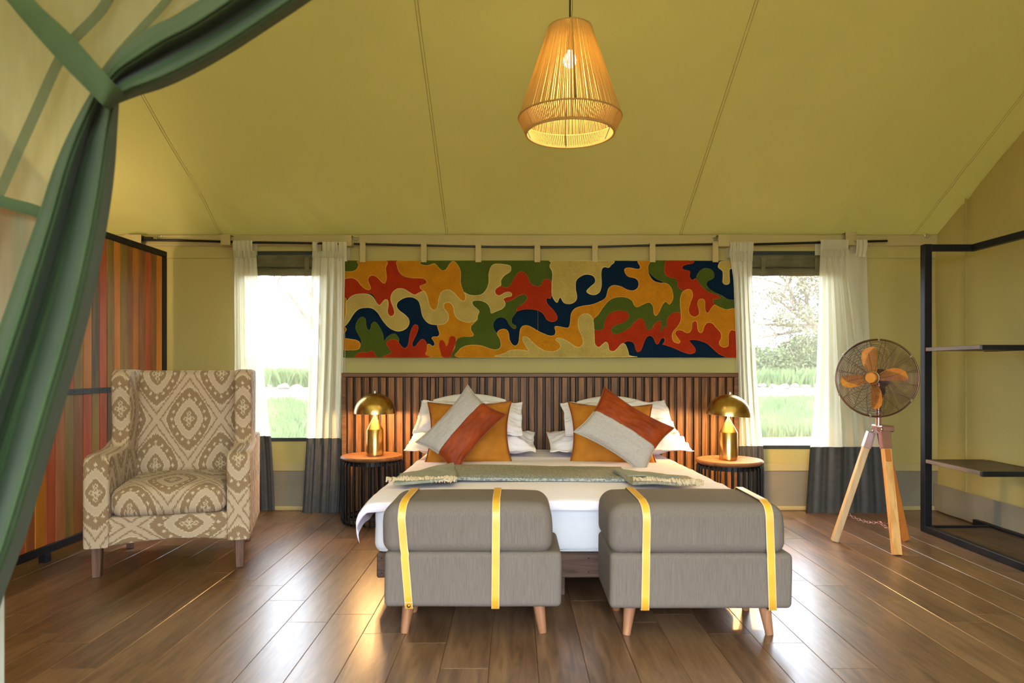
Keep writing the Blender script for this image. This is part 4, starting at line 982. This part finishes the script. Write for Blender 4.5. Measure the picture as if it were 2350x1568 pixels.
# ------------------------------------------------------------------ black shelf unit on the right
sh = thing('shelf_unit', 'open black metal shelf unit with wooden shelves along the right wall', 'shelf', (3.05, 4.2, 0))
XA, XB_, YN, YF = 2.80, 3.13, 4.76, 3.1
def sbar(a, b, nm_='frame_bar', c=.003, m_='black'): g = G(); g.box(a, b, c); part(nm_, g, M[m_], sh)
sbar((XA-.005, YN-.015, 0), (XA+.045, YN+.04, 1.965), 'post')
sbar((XA+.046, YN-.005, 1.92), (XB_+.03, YN+.035, 1.965)); sbar((XB_-.01, YF, 1.92), (XB_+.03, YN-.006, 1.965))
sbar((XA-.005, YF, .0), (XA+.04, YN-.016, .045)); sbar((XB_+.13, YF, .0), (XB_+.17, YN+.2, .045)); sbar((XA+.046, YN+.005, 0), (XB_+.129, YN+.04, .04))
sbar((XB_+.03, YF+.002, 0), (XB_+.07, YF+.04, 1.919), 'post'); sbar((XA+.0, YF-.045, 0), (XA+.045, YF-.001, 1.965), 'post')
sbar((XA+.041, YF+.01, .014), (XB_+.028, YN-.006, .03), 'shelf_board', .002, 'shelfwood'); sbar((XB_+.0285, YF+.05, .014), (XB_+.129, YN+.004, .03), 'shelf_board', .002, 'shelfwood')
for z, m2 in ((.475, 0), (1.235, 1)):
    sbar((XA+.012, 4.19, z), (XB_+.06, YN+.002-.02, z+.024), 'shelf_board', .002, 'shelfwood')
    sbar((XA-.002, 4.19, z-.001), (XA+.0115, YN-.018, z+.024), 'shelf_edge', .002, 'shelfedge')
    sbar((XA-.002, 4.165, z-.006), (XB_+.10, 4.1895, z+.024), 'shelf_edge_bar')
    sbar((XB_+.061, 4.19, z-.004), (XB_+.10, YN-.02, z+.02), 'frame_bar')
sbar((XB_+.06, 4.20, .03), (XB_+.10, 4.24, .469), 'post'); sbar((XB_+.06, 4.20, .5), (XB_+.10, 4.24, 1.229), 'post')
# ------------------------------------------------------------------ tripod fan
FC = Vector((2.283, 4.37, 0)); hubp = at(2010, 868, 4.34)
fan = thing('pedestal_fan', 'wooden bladed fan with round wire cage on a wooden tripod', 'fan', FC)
zt = .735
top = Vector((FC.x, FC.y, zt))
def plank_leg(a, b, wd, th, m_):
    g = G(); g.bar(a, b, wd, th, .004, up=(0, -1, .2)); return part('tripod_leg', g, M[m_], fan)
fL, fF, fR = Vector((2.062, 4.49, .004)), Vector((2.287, 4.165, .004)), Vector((2.535, 4.52, .004))
tL, tF, tR = at(1999, 992, 4.40), Vector((2.292, 4.315, .715)), Vector((2.335, 4.425, .715))
plank_leg(fL, tL-Vector((.0, 0, 0)), .042, .035, 'pine3'); plank_leg(fF, tF, .052, .036, 'pine'); plank_leg(fR, tR, .048, .034, 'pine2')
def plate(a, b, f0_, f1_, wd, th, m_, nm_):
    g = G(); p = a.lerp(b, f0_); q = a.lerp(b, f1_); g.bar(p, q, wd, th, .003, up=(0, -1, .2)); return part(nm_, g, M[m_], fan)
plate(fL, tL, .86, 1.0, .047, .042, 'pinkplate', 'leg_bracket'); plate(fF, tF, .87, 1.02, .058, .043, 'copper', 'leg_bracket'); plate(fR, tR, .88, 1.0, .054, .041, 'copper', 'leg_bracket')
plate(fF, tF, .76, .865, .034, .044, 'tabletop' if False else 'pine2', 'leg_inset')
g = G(); g.bar(tL+Vector((-.006, -.02, .012)), Vector((FC.x+.035, FC.y-.04, zt+.008)), .012, .032, .002, up=(0, -.2, 1)); part('hinge_arm', g, M['copper'], fan)
g = G(); g.box((FC.x-.015, FC.y-.07, zt-.01), (FC.x+.065, FC.y+.06, zt+.028), .006); part('tripod_head', g, M['copper'], fan)
for p_ in (tL+Vector((-.004, -.028, .012)), Vector((FC.x-.02, FC.y-.078, zt+.008))):
    g = G(); g.lathe([(0, .006), (.008, .005), (.010, 0)], p_, 14, mx=Matrix.Rotation(PI/2, 3, 'X')); part('bolt', g, M['steel'], fan, smooth='all')
g = G(); g.tube([(FC.x, FC.y, zt+.02), (FC.x, FC.y, zt+.25)], .0155, 16); g.tube([(FC.x, FC.y, zt+.245), (FC.x+.004, FC.y, hubp.z-.02)], .011, 12); part('pole', g, M['copper'], fan, smooth=True)
# head frame: local +Z = blowing direction
axis = Vector((-.70, -.712, .02)).normalized(); zx = axis; xx_ = Vector((0, 0, 1)).cross(zx).normalized(); yx = zx.cross(xx_)
HM = Matrix((xx_, yx, zx)).transposed().to_4x4(); HM.translation = hubp
RR = .240; DEP = .075
def rings(sgn, name, n):
    g = G()
    for k in range(n):
        r = .045+(RR-.045)*(k+.3)/n; z = sgn*DEP*(1-(r/RR)**3.2)*.95
        g.tube([HM @ Vector((r*math.cos(a*PI/26), r*math.sin(a*PI/26), z)) for a in range(52)], .0013, 4, closed=True)
    o = part(name+'_rings', g, M['bronze'], fan, smooth='all', recalc=False); o['kind'] = 'stuff'
    for k in range(16):
        a0 = 2*PI*k/16; g = G(); P = []
        for j in range(9):
            r = .04+(RR-.04)*j/8; z = sgn*(DEP*(1-(r/RR)**3.2)*.95+.0015); aa = a0+(.22*sgn*math.sin(j/8*PI*.5))
            P.append(HM @ Vector((r*math.cos(aa), r*math.sin(aa), z)))
        g.tube(P, .0014, 5); part('cage_spoke', g, M['bronze'], fan, smooth='all')
rings(1, 'front', 30); rings(-1, 'rear', 24)
g = G(); g.tube([HM @ Vector((RR*math.cos(a*PI/40), RR*math.sin(a*PI/40), 0)) for a in range(80)], .0055, 8, closed=True); part('cage_rim', g, M['bronze'], fan, smooth='all')
for a in (.6, 1.5, 2.5, 3.6, 4.6, 5.7):
    g = G(); p_ = HM @ Vector((RR*math.cos(a), RR*math.sin(a), 0)); g.box(p_-Vector((.007, .007, .010)), p_+Vector((.007, .007, .010)), .002); part('cage_clip', g, M['steel'], fan)
g = G(); g.lathe([(0, .102), (.030, .100), (.033, .094), (.033, .045), (.024, .02), (0, .02)], n=28); g.v = [tuple(HM @ Vector(v)) for v in g.v]; part('hub_cap', g, M['blade'], fan, smooth=True)
g = G(); g.lathe([(.040, .078), (.043, .076), (.043, .068), (.040, .066), (.040, .078)], n=32); g.v = [tuple(HM @ Vector(v)) for v in g.v]; part('cage_ring', g, M['steel'], fan, smooth=True)
g = G(); g.lathe([(0, -.16), (.035, -.155), (.055, -.13), (.060, -.09), (.058, -.05), (.03, -.035), (.012, -.03), (.012, .03), (0, .03)], n=28); g.v = [tuple(HM @ (Vector(v)+Vector((0, .0, 0)))) for v in g.v]; part('motor_housing', g, M['motor'], fan, smooth=True)
g = G(); bk_ = HM @ Vector((0, 0, -.10)); g.tube([bk_, Vector((FC.x+.02, FC.y, hubp.z-.09)), Vector((FC.x+.004, FC.y, hubp.z-.13))], [.028, .022, .018], 12); part('swivel_joint', g, M['motor'], fan, smooth=True)
def blade_mesh():
    g = G()
    out = [(.022, .014), (.05, .034), (.09, .052), (.13, .058), (.165, .052), (.186, .034), (.192, .008)]
    low = [(.022, -.014), (.05, -.018), (.09, -.020), (.13, -.021), (.165, -.021), (.186, -.018), (.192, -.008)]
    for s_ in (1, -1):
        vs = []; fs = []
        for (r, a), (r2, b) in zip(out, low):
            for q in range(5):
                y_ = a+(b-a)*q/4; vs.append((r, y_, .040+y_*.62+s_*.0022))
        for i in range(6):
            for q in range(4): k = i*5+q; fs.append((k, k+1, k+6, k+5))
        g.add(vs, fs)
    for i in range(6):
        for q in (0, 4): a = i*5+q; g.f.append((a, a+5, a+5+35, a+35)); g.mi.append(0)
    for q in range(4): 
        for i in (0, 6): a = i*5+q; g.f.append((a, a+1, a+1+35, a+35)); g.mi.append(0)
    return g.mesh('fan_blade', M['blade'], 30)
bm_ = blade_mesh()
for k in range(4):
    o = put('fan_blade', bm_, fan); o.matrix_local = Matrix.Translation(-fan.location) @ HM @ Matrix.Rotation(k*PI/2+.03, 4, 'Z')
# chain between the legs
pa, pb, pc = fL.lerp(tL, .26)+Vector((.02, -.01, 0)), Vector((2.275, 4.335, .16)), fR.lerp(tR, .20)
def chain(a, b, n, sag):
    pts = []
    for i in range(n+1): t_ = i/n; p = a.lerp(b, t_); p.z -= sag*4*t_*(1-t_); pts.append(p)
    for i in range(n):
        p, q = pts[i], pts[i+1]; d = (q-p); L = d.length*.74; d.normalize(); s_ = d.cross(Vector((0, 0, 1))).normalized() if i % 2 else Vector((0, 0, 1)); s_ = (s_-d*s_.dot(d)).normalized(); c_ = (p+q)/2; P = []
        for k in range(12): an = 2*PI*k/12; P.append(c_+d*L*math.cos(an)*.95+s_*.0068*math.sin(an)*1.2)
        g = G(); g.tube(P, .0016, 5, closed=True); part('chain_link', g, M['copper'], fan, smooth='all')
chain(pa, pb, 13, .02); chain(pb, pc, 11, .02); chain(pb, fF.lerp(tF, .2)+Vector((0, .02, 0)), 6, .01)
# ------------------------------------------------------------------ pendant lamp
PC = Vector((.272, 3.4, 0)); z0_, z1_, z2_ = 2.775, 2.338, 2.262; r0_, r1_, r2_ = .106, .250, .214
pl = thing('pendant_lamp', 'large jute string pendant lamp hanging from the canvas roof', 'lamp', (PC.x, PC.y, z2_))
def ringp(r, z, rad, m_, nm_): g = G(); g.tube([PC+Vector((r*math.cos(a*PI/36), r*math.sin(a*PI/36), z)) for a in range(72)], rad, 8, closed=True); part(nm_, g, M[m_], pl, smooth='all')
ringp(r0_, z0_, .004, 'rope', 'top_ring'); ringp(r1_, z1_, .0045, 'rope', 'wide_ring'); ringp(r2_, z2_, .0055, 'rope', 'bottom_ring'); ringp(r2_, z2_+.007, .003, 'rope', 'bottom_ring')
rs = random.Random(2)
g = G(); N = 168
for k in range(N):
    a = 2*PI*k/N+rs.uniform(-.004, .004); a2 = a+rs.uniform(-.006, .006)
    g.tube([PC+Vector((r0_*math.cos(a), r0_*math.sin(a), z0_)), PC+Vector(((r0_+r1_)/2*.993*math.cos((a+a2)/2), (r0_+r1_)/2*.993*math.sin((a+a2)/2), (z0_+z1_)/2)), PC+Vector((r1_*math.cos(a2), r1_*math.sin(a2), z1_))], [.0019, .0030, .0034], 5, cap=False)
o = part('shade_strings', g, M['rope'], pl, smooth='all', recalc=False); o['kind'] = 'stuff'
g = G(); N = 150
for k in range(N):
    a = 2*PI*k/N; g.tube([PC+Vector((r1_*math.cos(a), r1_*math.sin(a), z1_)), PC+Vector((r2_*math.cos(a), r2_*math.sin(a), z2_))], .0034, 5, cap=False)
o = part('lower_strings', g, M['rope'], pl, smooth='all', recalc=False); o['kind'] = 'stuff'
# strings laid flat over the top
g = G()
for k in range(120): a = 2*PI*k/120; g.tube([PC+Vector((.016*math.cos(a), .016*math.sin(a), z0_+.012)), PC+Vector((r0_*math.cos(a), r0_*math.sin(a), z0_+.001))], [.001, .0027], 4, cap=False)
o = part('top_strings', g, M['rope'], pl, recalc=False); o['kind'] = 'stuff'
for k in range(6):
    a = 2*PI*k/6+PI*1.5+.02; g = G(); g.tube([PC+Vector((r0_*.98*math.cos(a), r0_*.98*math.sin(a), z0_)), PC+Vector((r1_*.985*math.cos(a), r1_*.985*math.sin(a), z1_)), PC+Vector((r2_*.98*math.cos(a), r2_*.98*math.sin(a), z2_))], .0026, 6); part('wire_rib', g, M['black'], pl)
g = G(); g.tube([PC+Vector((0, 0, z0_-.04)), PC+Vector((0, 0, 3.33))], .0042, 8); part('cord', g, M['black'], pl)
g = G(); g.tube([PC+Vector((.004, 0, z0_+.02)), PC+Vector((.012, 0, z0_+.1)), PC+Vector((.007, 0, z0_+.3)), PC+Vector((.003, 0, 3.3))], .0012, 5); part('loose_wire', g, M['black'], pl)
g = G(); g.lathe([(0, .03), (.014, .03), (.016, .02), (.02, -.05), (.0, -.05)], PC+Vector((0, 0, z0_-.06)), 16); part('lamp_holder', g, M['black'], pl, smooth=True)
g = G(); g.lathe([(.001, -.034)]+[(.034*math.cos(a), .034*math.sin(a)) for a in [(-80+12*i)*PI/180 for i in range(13)]]+[(.014, .055), (0, .055)], PC+Vector((0, 0, 2.62)), 20); part('bulb', g, M['pbulb'], pl, smooth='all')
L = bpy.data.lights.new('pendant_light', 'POINT'); L.energy = 15; L.color = (1, .78, .44); L.shadow_soft_size = .035
o = bpy.data.objects.new('pendant_light', L); COL.objects.link(o); o.location = PC+Vector((0, 0, 2.545))

L = bpy.data.lights.new('washroom_light', 'POINT'); L.energy = 15; L.color = (1, .74, .48); L.shadow_soft_size = .12      # warm lamp of the corner behind the divider
o = bpy.data.objects.new('washroom_light', L); COL.objects.link(o); o.location = (-3.02, 4.55, 1.75)
# ------------------------------------------------------------------ doorway drape in the foreground
DY = 1.5
dc = thing('door_curtain', 'green and sheer doorway drape tied back with a green band at the left', 'curtain', at(-300, 1990, DY))
def cloth(name, left, right, folds, amp, m_, Y0=DY, nu=70, nv=90, ph=0, sharp=1.0, bulge=.03, uvs=(3, 8)):
    """left/right: matching lists of px points along the drape"""
    A = crom(left, 8, False); B = crom(right, 8, False); n = min(len(A), len(B))-1
    def pick_(T, v): k = v*n; i = min(int(k), n-1); f = k-i; return T[i][0]*(1-f)+T[i+1][0]*f, T[i][1]*(1-f)+T[i+1][1]*f
    def fn(u, v):
        a, b = pick_(A, v), pick_(B, v); px = a[0]+(b[0]-a[0])*u; py = a[1]+(b[1]-a[1])*u
        wdt = math.hypot(b[0]-a[0], b[1]-a[1])/400
        s = 0
        for f_, w_, p_ in folds: s -= w_*math.cos(2*PI*f_*(u-p_)+.35*math.sin(v*3+f_+ph))
        y = Y0-bulge*math.sin(u*PI)*min(1.2, wdt+.3)+amp*s*min(1.3, .25+wdt)
        return at(px, py, y)
    g = G(); g.grid(fn, nu, nv, uvs=uvs); g.grid(lambda u, v: fn(u, v)+Vector((0, .012, 0)), nu//3, nv//3, uvs=uvs)
    return part(name, g, m_, dc, smooth='all', recalc=False)
cloth('lower_drape',
      [(212, 205), (165, 290), (125, 380), (92, 480), (50, 600), (0, 745), (-70, 950), (-140, 1180), (-220, 1400), (-330, 1700), (-420, 1990)],
      [(266, 232), (262, 300), (256, 390), (243, 490), (218, 630), (186, 770), (140, 930), (92, 1095), (46, 1250), (-25, 1450), (-130, 1900)],
      [(1.55, 1.0, .82), (3.4, .28, .5), (6.3, .07, 0)], .085, M['green'])
cloth('upper_drape',
      [(238, 165), (262, 130), (300, 95), (345, 62), (400, 35), (470, -10), (560, -75), (640, -140)],
      [(268, 232), (310, 216), (372, 196), (440, 165), (520, 120), (610, 62), (720, -12), (840, -100)],
      [(1.7, 1.0, .80), (3.6, .28, .3), (6.3, .07, 0)], .08, M['green'], ph=.4)
g = G(); c4 = [at(-40, -65, DY-.03), at(52, -62, DY-.03), at(290, 214, DY-.075), at(243, 256, DY-.075)]
def tf(u, v):
    e = [(-40, -75), (14, 0), (124, 128), (222, 228), (250, 252)]; f_ = [(30, -75), (78, 0), (160, 77), (236, 163), (289, 222)]
    E = crom(e, 8, False); Fv = crom(f_, 8, False); n = len(E)-1; k = v*n; i = min(int(k), n-1); f = k-i
    a = (E[i][0]*(1-f)+E[i+1][0]*f, E[i][1]*(1-f)+E[i+1][1]*f); b = (Fv[i][0]*(1-f)+Fv[i+1][0]*f, Fv[i][1]*(1-f)+Fv[i+1][1]*f)
    w_ = max(0, (v-.72)/.28); y = DY-.135*min(1, v*1.5)+.10*w_**3-.006*math.sin(u*PI)
    return at(a[0]+(b[0]-a[0])*u, a[1]+(b[1]-a[1])*u, y)
g.grid(tf, 10, 50); g.grid(lambda u, v: tf(u, v)+Vector((0, .004, 0)), 10, 20); part('tie_band', g, M['tie'], dc, smooth='all', recalc=False)
# sheer panel behind
SY = 1.58
def sheer(u, v):
    E = [(-700, -420), (-700, 100), (-700, 500), (-700, 1000), (-700, 1960)]; B = [(900, -420), (480, 0), (238, 190), (95, 520), (0, 800), (-60, 1000), (-340, 1880)]
    py = -420+2300*v; rx = interp([(-420, 950), (-60, 530), (0, 455), (60, 350), (110, 290), (180, 250), (240, 225), (300, 180), (420, 125), (520, 90), (760, 10), (1000, -70), (1880, -330)], py)
    px = -700+(rx+700)*u
    return at(px, py, SY+.022*math.sin(px*.013+py*.004)+.010*math.sin(px*.04-py*.008))
g = G(); g.grid(sheer, 70, 60); part('sheer_panel', g, M['sheer'], dc, smooth='all', recalc=False)
def ribbon(pts, wd, name, m_, Y, amp=.004):
    P = crom(pts, 8, False); g = G(); vs = []; fs = []
    for i, p in enumerate(P):
        a = P[max(0, i-1)]; b = P[min(len(P)-1, i+1)]; tx, ty = b[0]-a[0], b[1]-a[1]; L = math.hypot(tx, ty); nx, ny = -ty/L, tx/L
        for s_ in (-1, 0, 1): vs.append(at(p[0]+nx*wd/2*s_, p[1]+ny*wd/2*s_, Y+amp*abs(s_)))
    for i in range(len(P)-1):
        for j in range(2): k = i*3+j; fs.append((k, k+1, k+4, k+3))
    g.add(vs, fs); part(name, g, M[m_], dc, smooth='all', recalc=False)
ribbon([(275, -60), (235, 20), (165, 95), (130, 150), (85, 250), (40, 350), (0, 440), (-80, 600)], 26, 'green_hem', 'hem', SY-.04)
ribbon([(430, -60), (375, 10), (320, 70), (275, 120), (240, 165)], 20, 'green_hem', 'hem', SY-.045)
ribbon([(-200, 415), (-60, 445), (20, 467), (70, 480), (100, 492)], 27, 'green_cross_band', 'tie', SY-.05)
g = G(); a = at(-75, 1990, 1.64); b = at(9, 1000, 1.64); g.box((a.x, 1.60, 0), (b.x, 1.645, .955), .004)
solo('door_post', g, M['pale'], 'pale post edge at the foot of the green doorway drape', 'post', org=((a.x+b.x)/2, 1.62, 0))
# ------------------------------------------------------------------ outdoors
def gz(x, y): return -.28+.03*max(0, y-6)+.05*fbm(x*.3, y*.3, 2)
g = G()
def gf(u, v):
    y = 5.7+100*v**2.2; x = -60*(.25+v)+120*(.25+v)*u; return Vector((x, y, gz(x, y)))
g.grid(gf, 60, 60); gnd = struct('ground', g, M['ground'], smooth='all')
g = G(); g.box((-60, -40, -.5), (60, 5.7, -.3)); struct('ground_front', g, M['ground'])
rr = random.Random(4)
def blades(regs, N, hmin, hmax, name, label, m_):
    g = G(); vs = []; fs = []
    for i in range(N):
        x0, x1, y0, y1 = regs[rr.randrange(len(regs))]; u = rr.random(); y = y0+(y1-y0)*rr.random()**1.2; k = y/y0; x = (x0+(x1-x0)*u)*k
        z = gz(x, y); h = rr.uniform(hmin, hmax); w_ = h*.09; a = rr.random()*PI; lx, ly = rr.uniform(-.4, .4)*h, rr.uniform(-.4, .4)*h; dx, dy = math.cos(a)*w_, math.sin(a)*w_; n = len(vs)
        vs += [(x-dx, y-dy, z), (x+dx, y+dy, z), (x+lx*.4+dx*.6, y+ly*.4, z+h*.6), (x+lx, y+ly, z+h)]; fs += [(n, n+1, n+2), (n, n+2, n+3)]
    g.add(vs, fs); o = solo(name, g, M[m_], label, 'grass', recalc=False); o['kind'] = 'stuff'
blades([(-4.9, -3.2, 10.2, 20), (3.4, 5.6, 12.3, 20), (-7, -1.5, 10.5, 20), (2, 8, 12.3, 20)], 52000, .08, .26, 'grass', 'bright lawn grass outside the windows', 'grass')
blades([(-10.5, -7.2, 27.5, 30), (8.4, 14, 27.5, 32)], 9000, .3, .8, 'tall_grass', 'taller grass behind the boulders outside the windows', 'grass')
# boulders
def rock(x, y, r, i, label, grp):
    g = G(); z = gz(x, y)
    def fn(u, v):
        a = 2*PI*u; b = PI*v; d = Vector((math.sin(b)*math.cos(a), math.sin(b)*math.sin(a)*.9, math.cos(b)*.62)); return Vector((x, y, z+r*.25))+d*r*(1+.35*fbm(d.x*1.4+i, d.y*1.4, d.z*1.4+i))
    g.grid(fn, 20, 12)
    solo('boulder', g, M['stone'], label, 'boulder', 'all', grp, org=(x, y, z))
gl, gr2 = 'boulders seen through the left window', 'boulders seen through the right window'
for i, (px, Y, r, lb) in enumerate(((622, 27.6, .17, 'small boulder nearest the armchair in the left window view'), (652, 26.6, .23, 'large boulder left of the two biggest in the left window'), (680, 26.3, .21, 'large boulder right of the two biggest in the left window'), (704, 27.8, .15, 'small boulder beside the inner curtain in the left window'),
    (1750, 27.4, .17, 'leftmost boulder in the right window, by the lamp-side curtain'), (1776, 26.9, .18, 'second boulder from the left in the right window'), (1800, 26.4, .21, 'pale largest boulder in the middle of the right window'), (1824, 27.4, .19, 'boulder right of the pale largest one in the right window'), (1848, 27.0, .17, 'second boulder from the right in the right window'), (1870, 27.6, .16, 'rightmost boulder in the right window, by the fan-side curtain'))):
    p = at(px, 880, Y); rock(p.x, Y, r, i, lb, gl if px < 900 else gr2)
# trees
def branch(g, p, d, L, r, depth, tips, rr):
    n = 5; P = [p]; dd = d.normalized(); q = p
    for k in range(n): dd = (dd+Vector((rr.uniform(-.16, .16), rr.uniform(-.16, .16), rr.uniform(-.10, .12)))).normalized(); q = q+dd*L/n; P.append(q)
    g.tube(P, [r*(1-.55*k/n) for k in range(n+1)], 5)
    if depth == 0: tips.extend(P[2:]); return
    for k in range(3 if depth < 2 else 3):
        s_ = P[rr.randrange(2, n+1)]; nd = (dd+Vector((rr.uniform(-.9, .9), rr.uniform(-.9, .9), rr.uniform(-.5, .6)))).normalized(); branch(g, s_, nd, L*.66, r*.5, depth-1, tips, rr)
def tree(base, dirs, L, r, depth, label, leafn, leafm, seed, spread=.5, ls=.05):
    rr = random.Random(seed); t_ = thing('tree', label, 'tree', base)
    g = G(); tips = []; top_ = Vector(base)+Vector(dirs[0])
    g.tube([Vector(base), (Vector(base)+top_)/2+Vector((.1, 0, 0)), top_], [r*1.6, r*1.3, r], 8)
    for d in dirs[1:]: branch(g, top_, Vector(d), L, r*.8, depth, tips, rr)
    part('trunk_and_branches', g, M['bark'], t_, smooth='all')
    vs = []; fs = []
    for i in range(leafn):
        c = tips[rr.randrange(len(tips))]+Vector([rr.gauss(0, spread) for _ in range(3)]); n = len(vs); s_ = ls*rr.uniform(.6, 1.5)
        a = Vector([rr.uniform(-1, 1) for _ in range(3)]).normalized()*s_; b = a.cross(Vector([rr.uniform(-1, 1) for _ in range(3)])).normalized()*s_*.5
        vs += [c-a, c+b, c+a, c-b]; fs.append((n, n+1, n+2, n+3))
    g = G(); g.add(vs, fs); o = part('foliage', g, M[leafm], t_, recalc=False); o['kind'] = 'stuff'
def thorn_tree():
    rr = random.Random(8); base = Vector((14.6, 31, .5)); t_ = thing('tree', 'spreading thorn tree beyond the path, seen through the right window', 'tree', base)
    g = G(); fork = Vector((13.3, 31, 3.0)); tips = []
    g.tube([base, Vector((14.1, 31, 1.8)), fork], [.26, .2, .15], 8)
    for d in ((-1, 0, .12), (-.8, -.2, .5), (-.3, 0, 1), (-1, .1, -.2), (.6, 0, 1), (1, 0, .1), (-.6, 0, .9)): branch(g, fork, Vector(d), 2.6, .10, 2, tips, rr)
    part('trunk_and_branches', g, M['bark'], t_, smooth='all')
    vs = []; fs = []
    while len(fs) < 30000:
        d = Vector([rr.uniform(-1, 1) for _ in range(3)])
        if d.length > 1: continue
        p = Vector((13.6+d.x*3.1, 31+d.y*1.6, 4.1+d.z*3.3))
        if fbm(p.x*1.1, p.y*1.1, p.z*1.4)+.5*fbm(p.x*3, p.y*3, p.z*4) < .02: continue
        n = len(vs); s_ = rr.uniform(.035, .075); a = Vector([rr.uniform(-1, 1) for _ in range(3)]).normalized()*s_; b = a.cross(Vector([rr.uniform(-1, 1) for _ in range(3)])).normalized()*s_*.5
        vs += [p-a, p+b, p+a, p-b]; fs.append((n, n+1, n+2, n+3))
    g = G(); g.add(vs, fs); o = part('foliage', g, M['leafdry'], t_, recalc=False); o['kind'] = 'stuff'
thorn_tree()
def bush(c, rx, ry, rz, N, label, m_, seed):
    rr = random.Random(seed); t_ = thing('bush', label, 'bush', c); g = G()
    for k in range(9): a = rr.uniform(-1, 1); g.tube([c, Vector(c)+Vector((a*rx*.4, 0, rz*.5)), Vector(c)+Vector((a*rx*.8, rr.uniform(-.3, .3), rz*rr.uniform(.8, 1)))], [.04, .025, .01], 5)
    part('stems', g, M['bark'], t_); vs = []; fs = []
    for i in range(N):
        d = Vector([rr.gauss(0, 1) for _ in range(3)]).normalized()*rr.random()**.4; p = Vector(c)+Vector((d.x*rx, d.y*ry, rz*.5+d.z*rz*.52+.2*fbm(d.x*4, d.y*4, seed))); n = len(vs); s_ = rr.uniform(.04, .10)
        a = Vector([rr.uniform(-1, 1) for _ in range(3)]).normalized()*s_; b = a.cross(Vector([rr.uniform(-1, 1) for _ in range(3)])).normalized()*s_*.5; vs += [p-a, p+b, p+a, p-b]; fs.append((n, n+1, n+2, n+3))
    g = G(); g.add(vs, fs); o = part('foliage', g, M[m_], t_, recalc=False); o['kind'] = 'stuff'
bush((10.6, 30, .55), 1.6, .9, 1.5, 6000, 'low green bush behind the boulders, left half of the right window', 'leaf', 1)
bush((12.8, 30.5, .55), 1.5, .9, 2.0, 6000, 'fuller green bush under the thorn tree, right half of the right window', 'leaf', 2)
b0 = at(812, 960, 12.5); t_ = thing('tree', 'bare branched young tree, seen through the left window', 'tree', (b0.x, 12.5, gz(b0.x, 12.5)))
def limb(pts, r0, r1): 
    P = [at(a, b, 12.5+.1*math.sin(i)) for i, (a, b) in enumerate(pts)]; g = G(); g.tube(P, [r0+(r1-r0)*i/(len(P)-1) for i in range(len(P))], 6); part('branch', g, M['bark'], t_, smooth='all')
g = G(); g.tube([Vector((b0.x, 12.5, gz(b0.x, 12.5)-.05)), at(806, 900, 12.5), at(785, 830, 12.5)], [.09, .075, .055], 8); part('trunk', g, M['bark'], t_, smooth='all')
limb([(785, 832), (745, 775), (712, 735), (690, 703), (673, 680), (657, 658), (653, 630), (648, 590), (640, 540)], .085, .035)
limb([(673, 680), (677, 662), (679, 640), (676, 600)], .025, .012); limb([(680, 690), (668, 672), (662, 655)], .02, .01); limb([(790, 840), (760, 760), (730, 700), (712, 668), (702, 640), (696, 590)], .06, .025); limb([(702, 645), (708, 625), (705, 590)], .02, .012)
limb([(653, 632), (640, 640), (636, 662)], .02, .01); limb([(656, 650), (646, 655), (640, 672)], .018, .009); limb([(650, 600), (632, 620), (628, 645)], .018, .009)
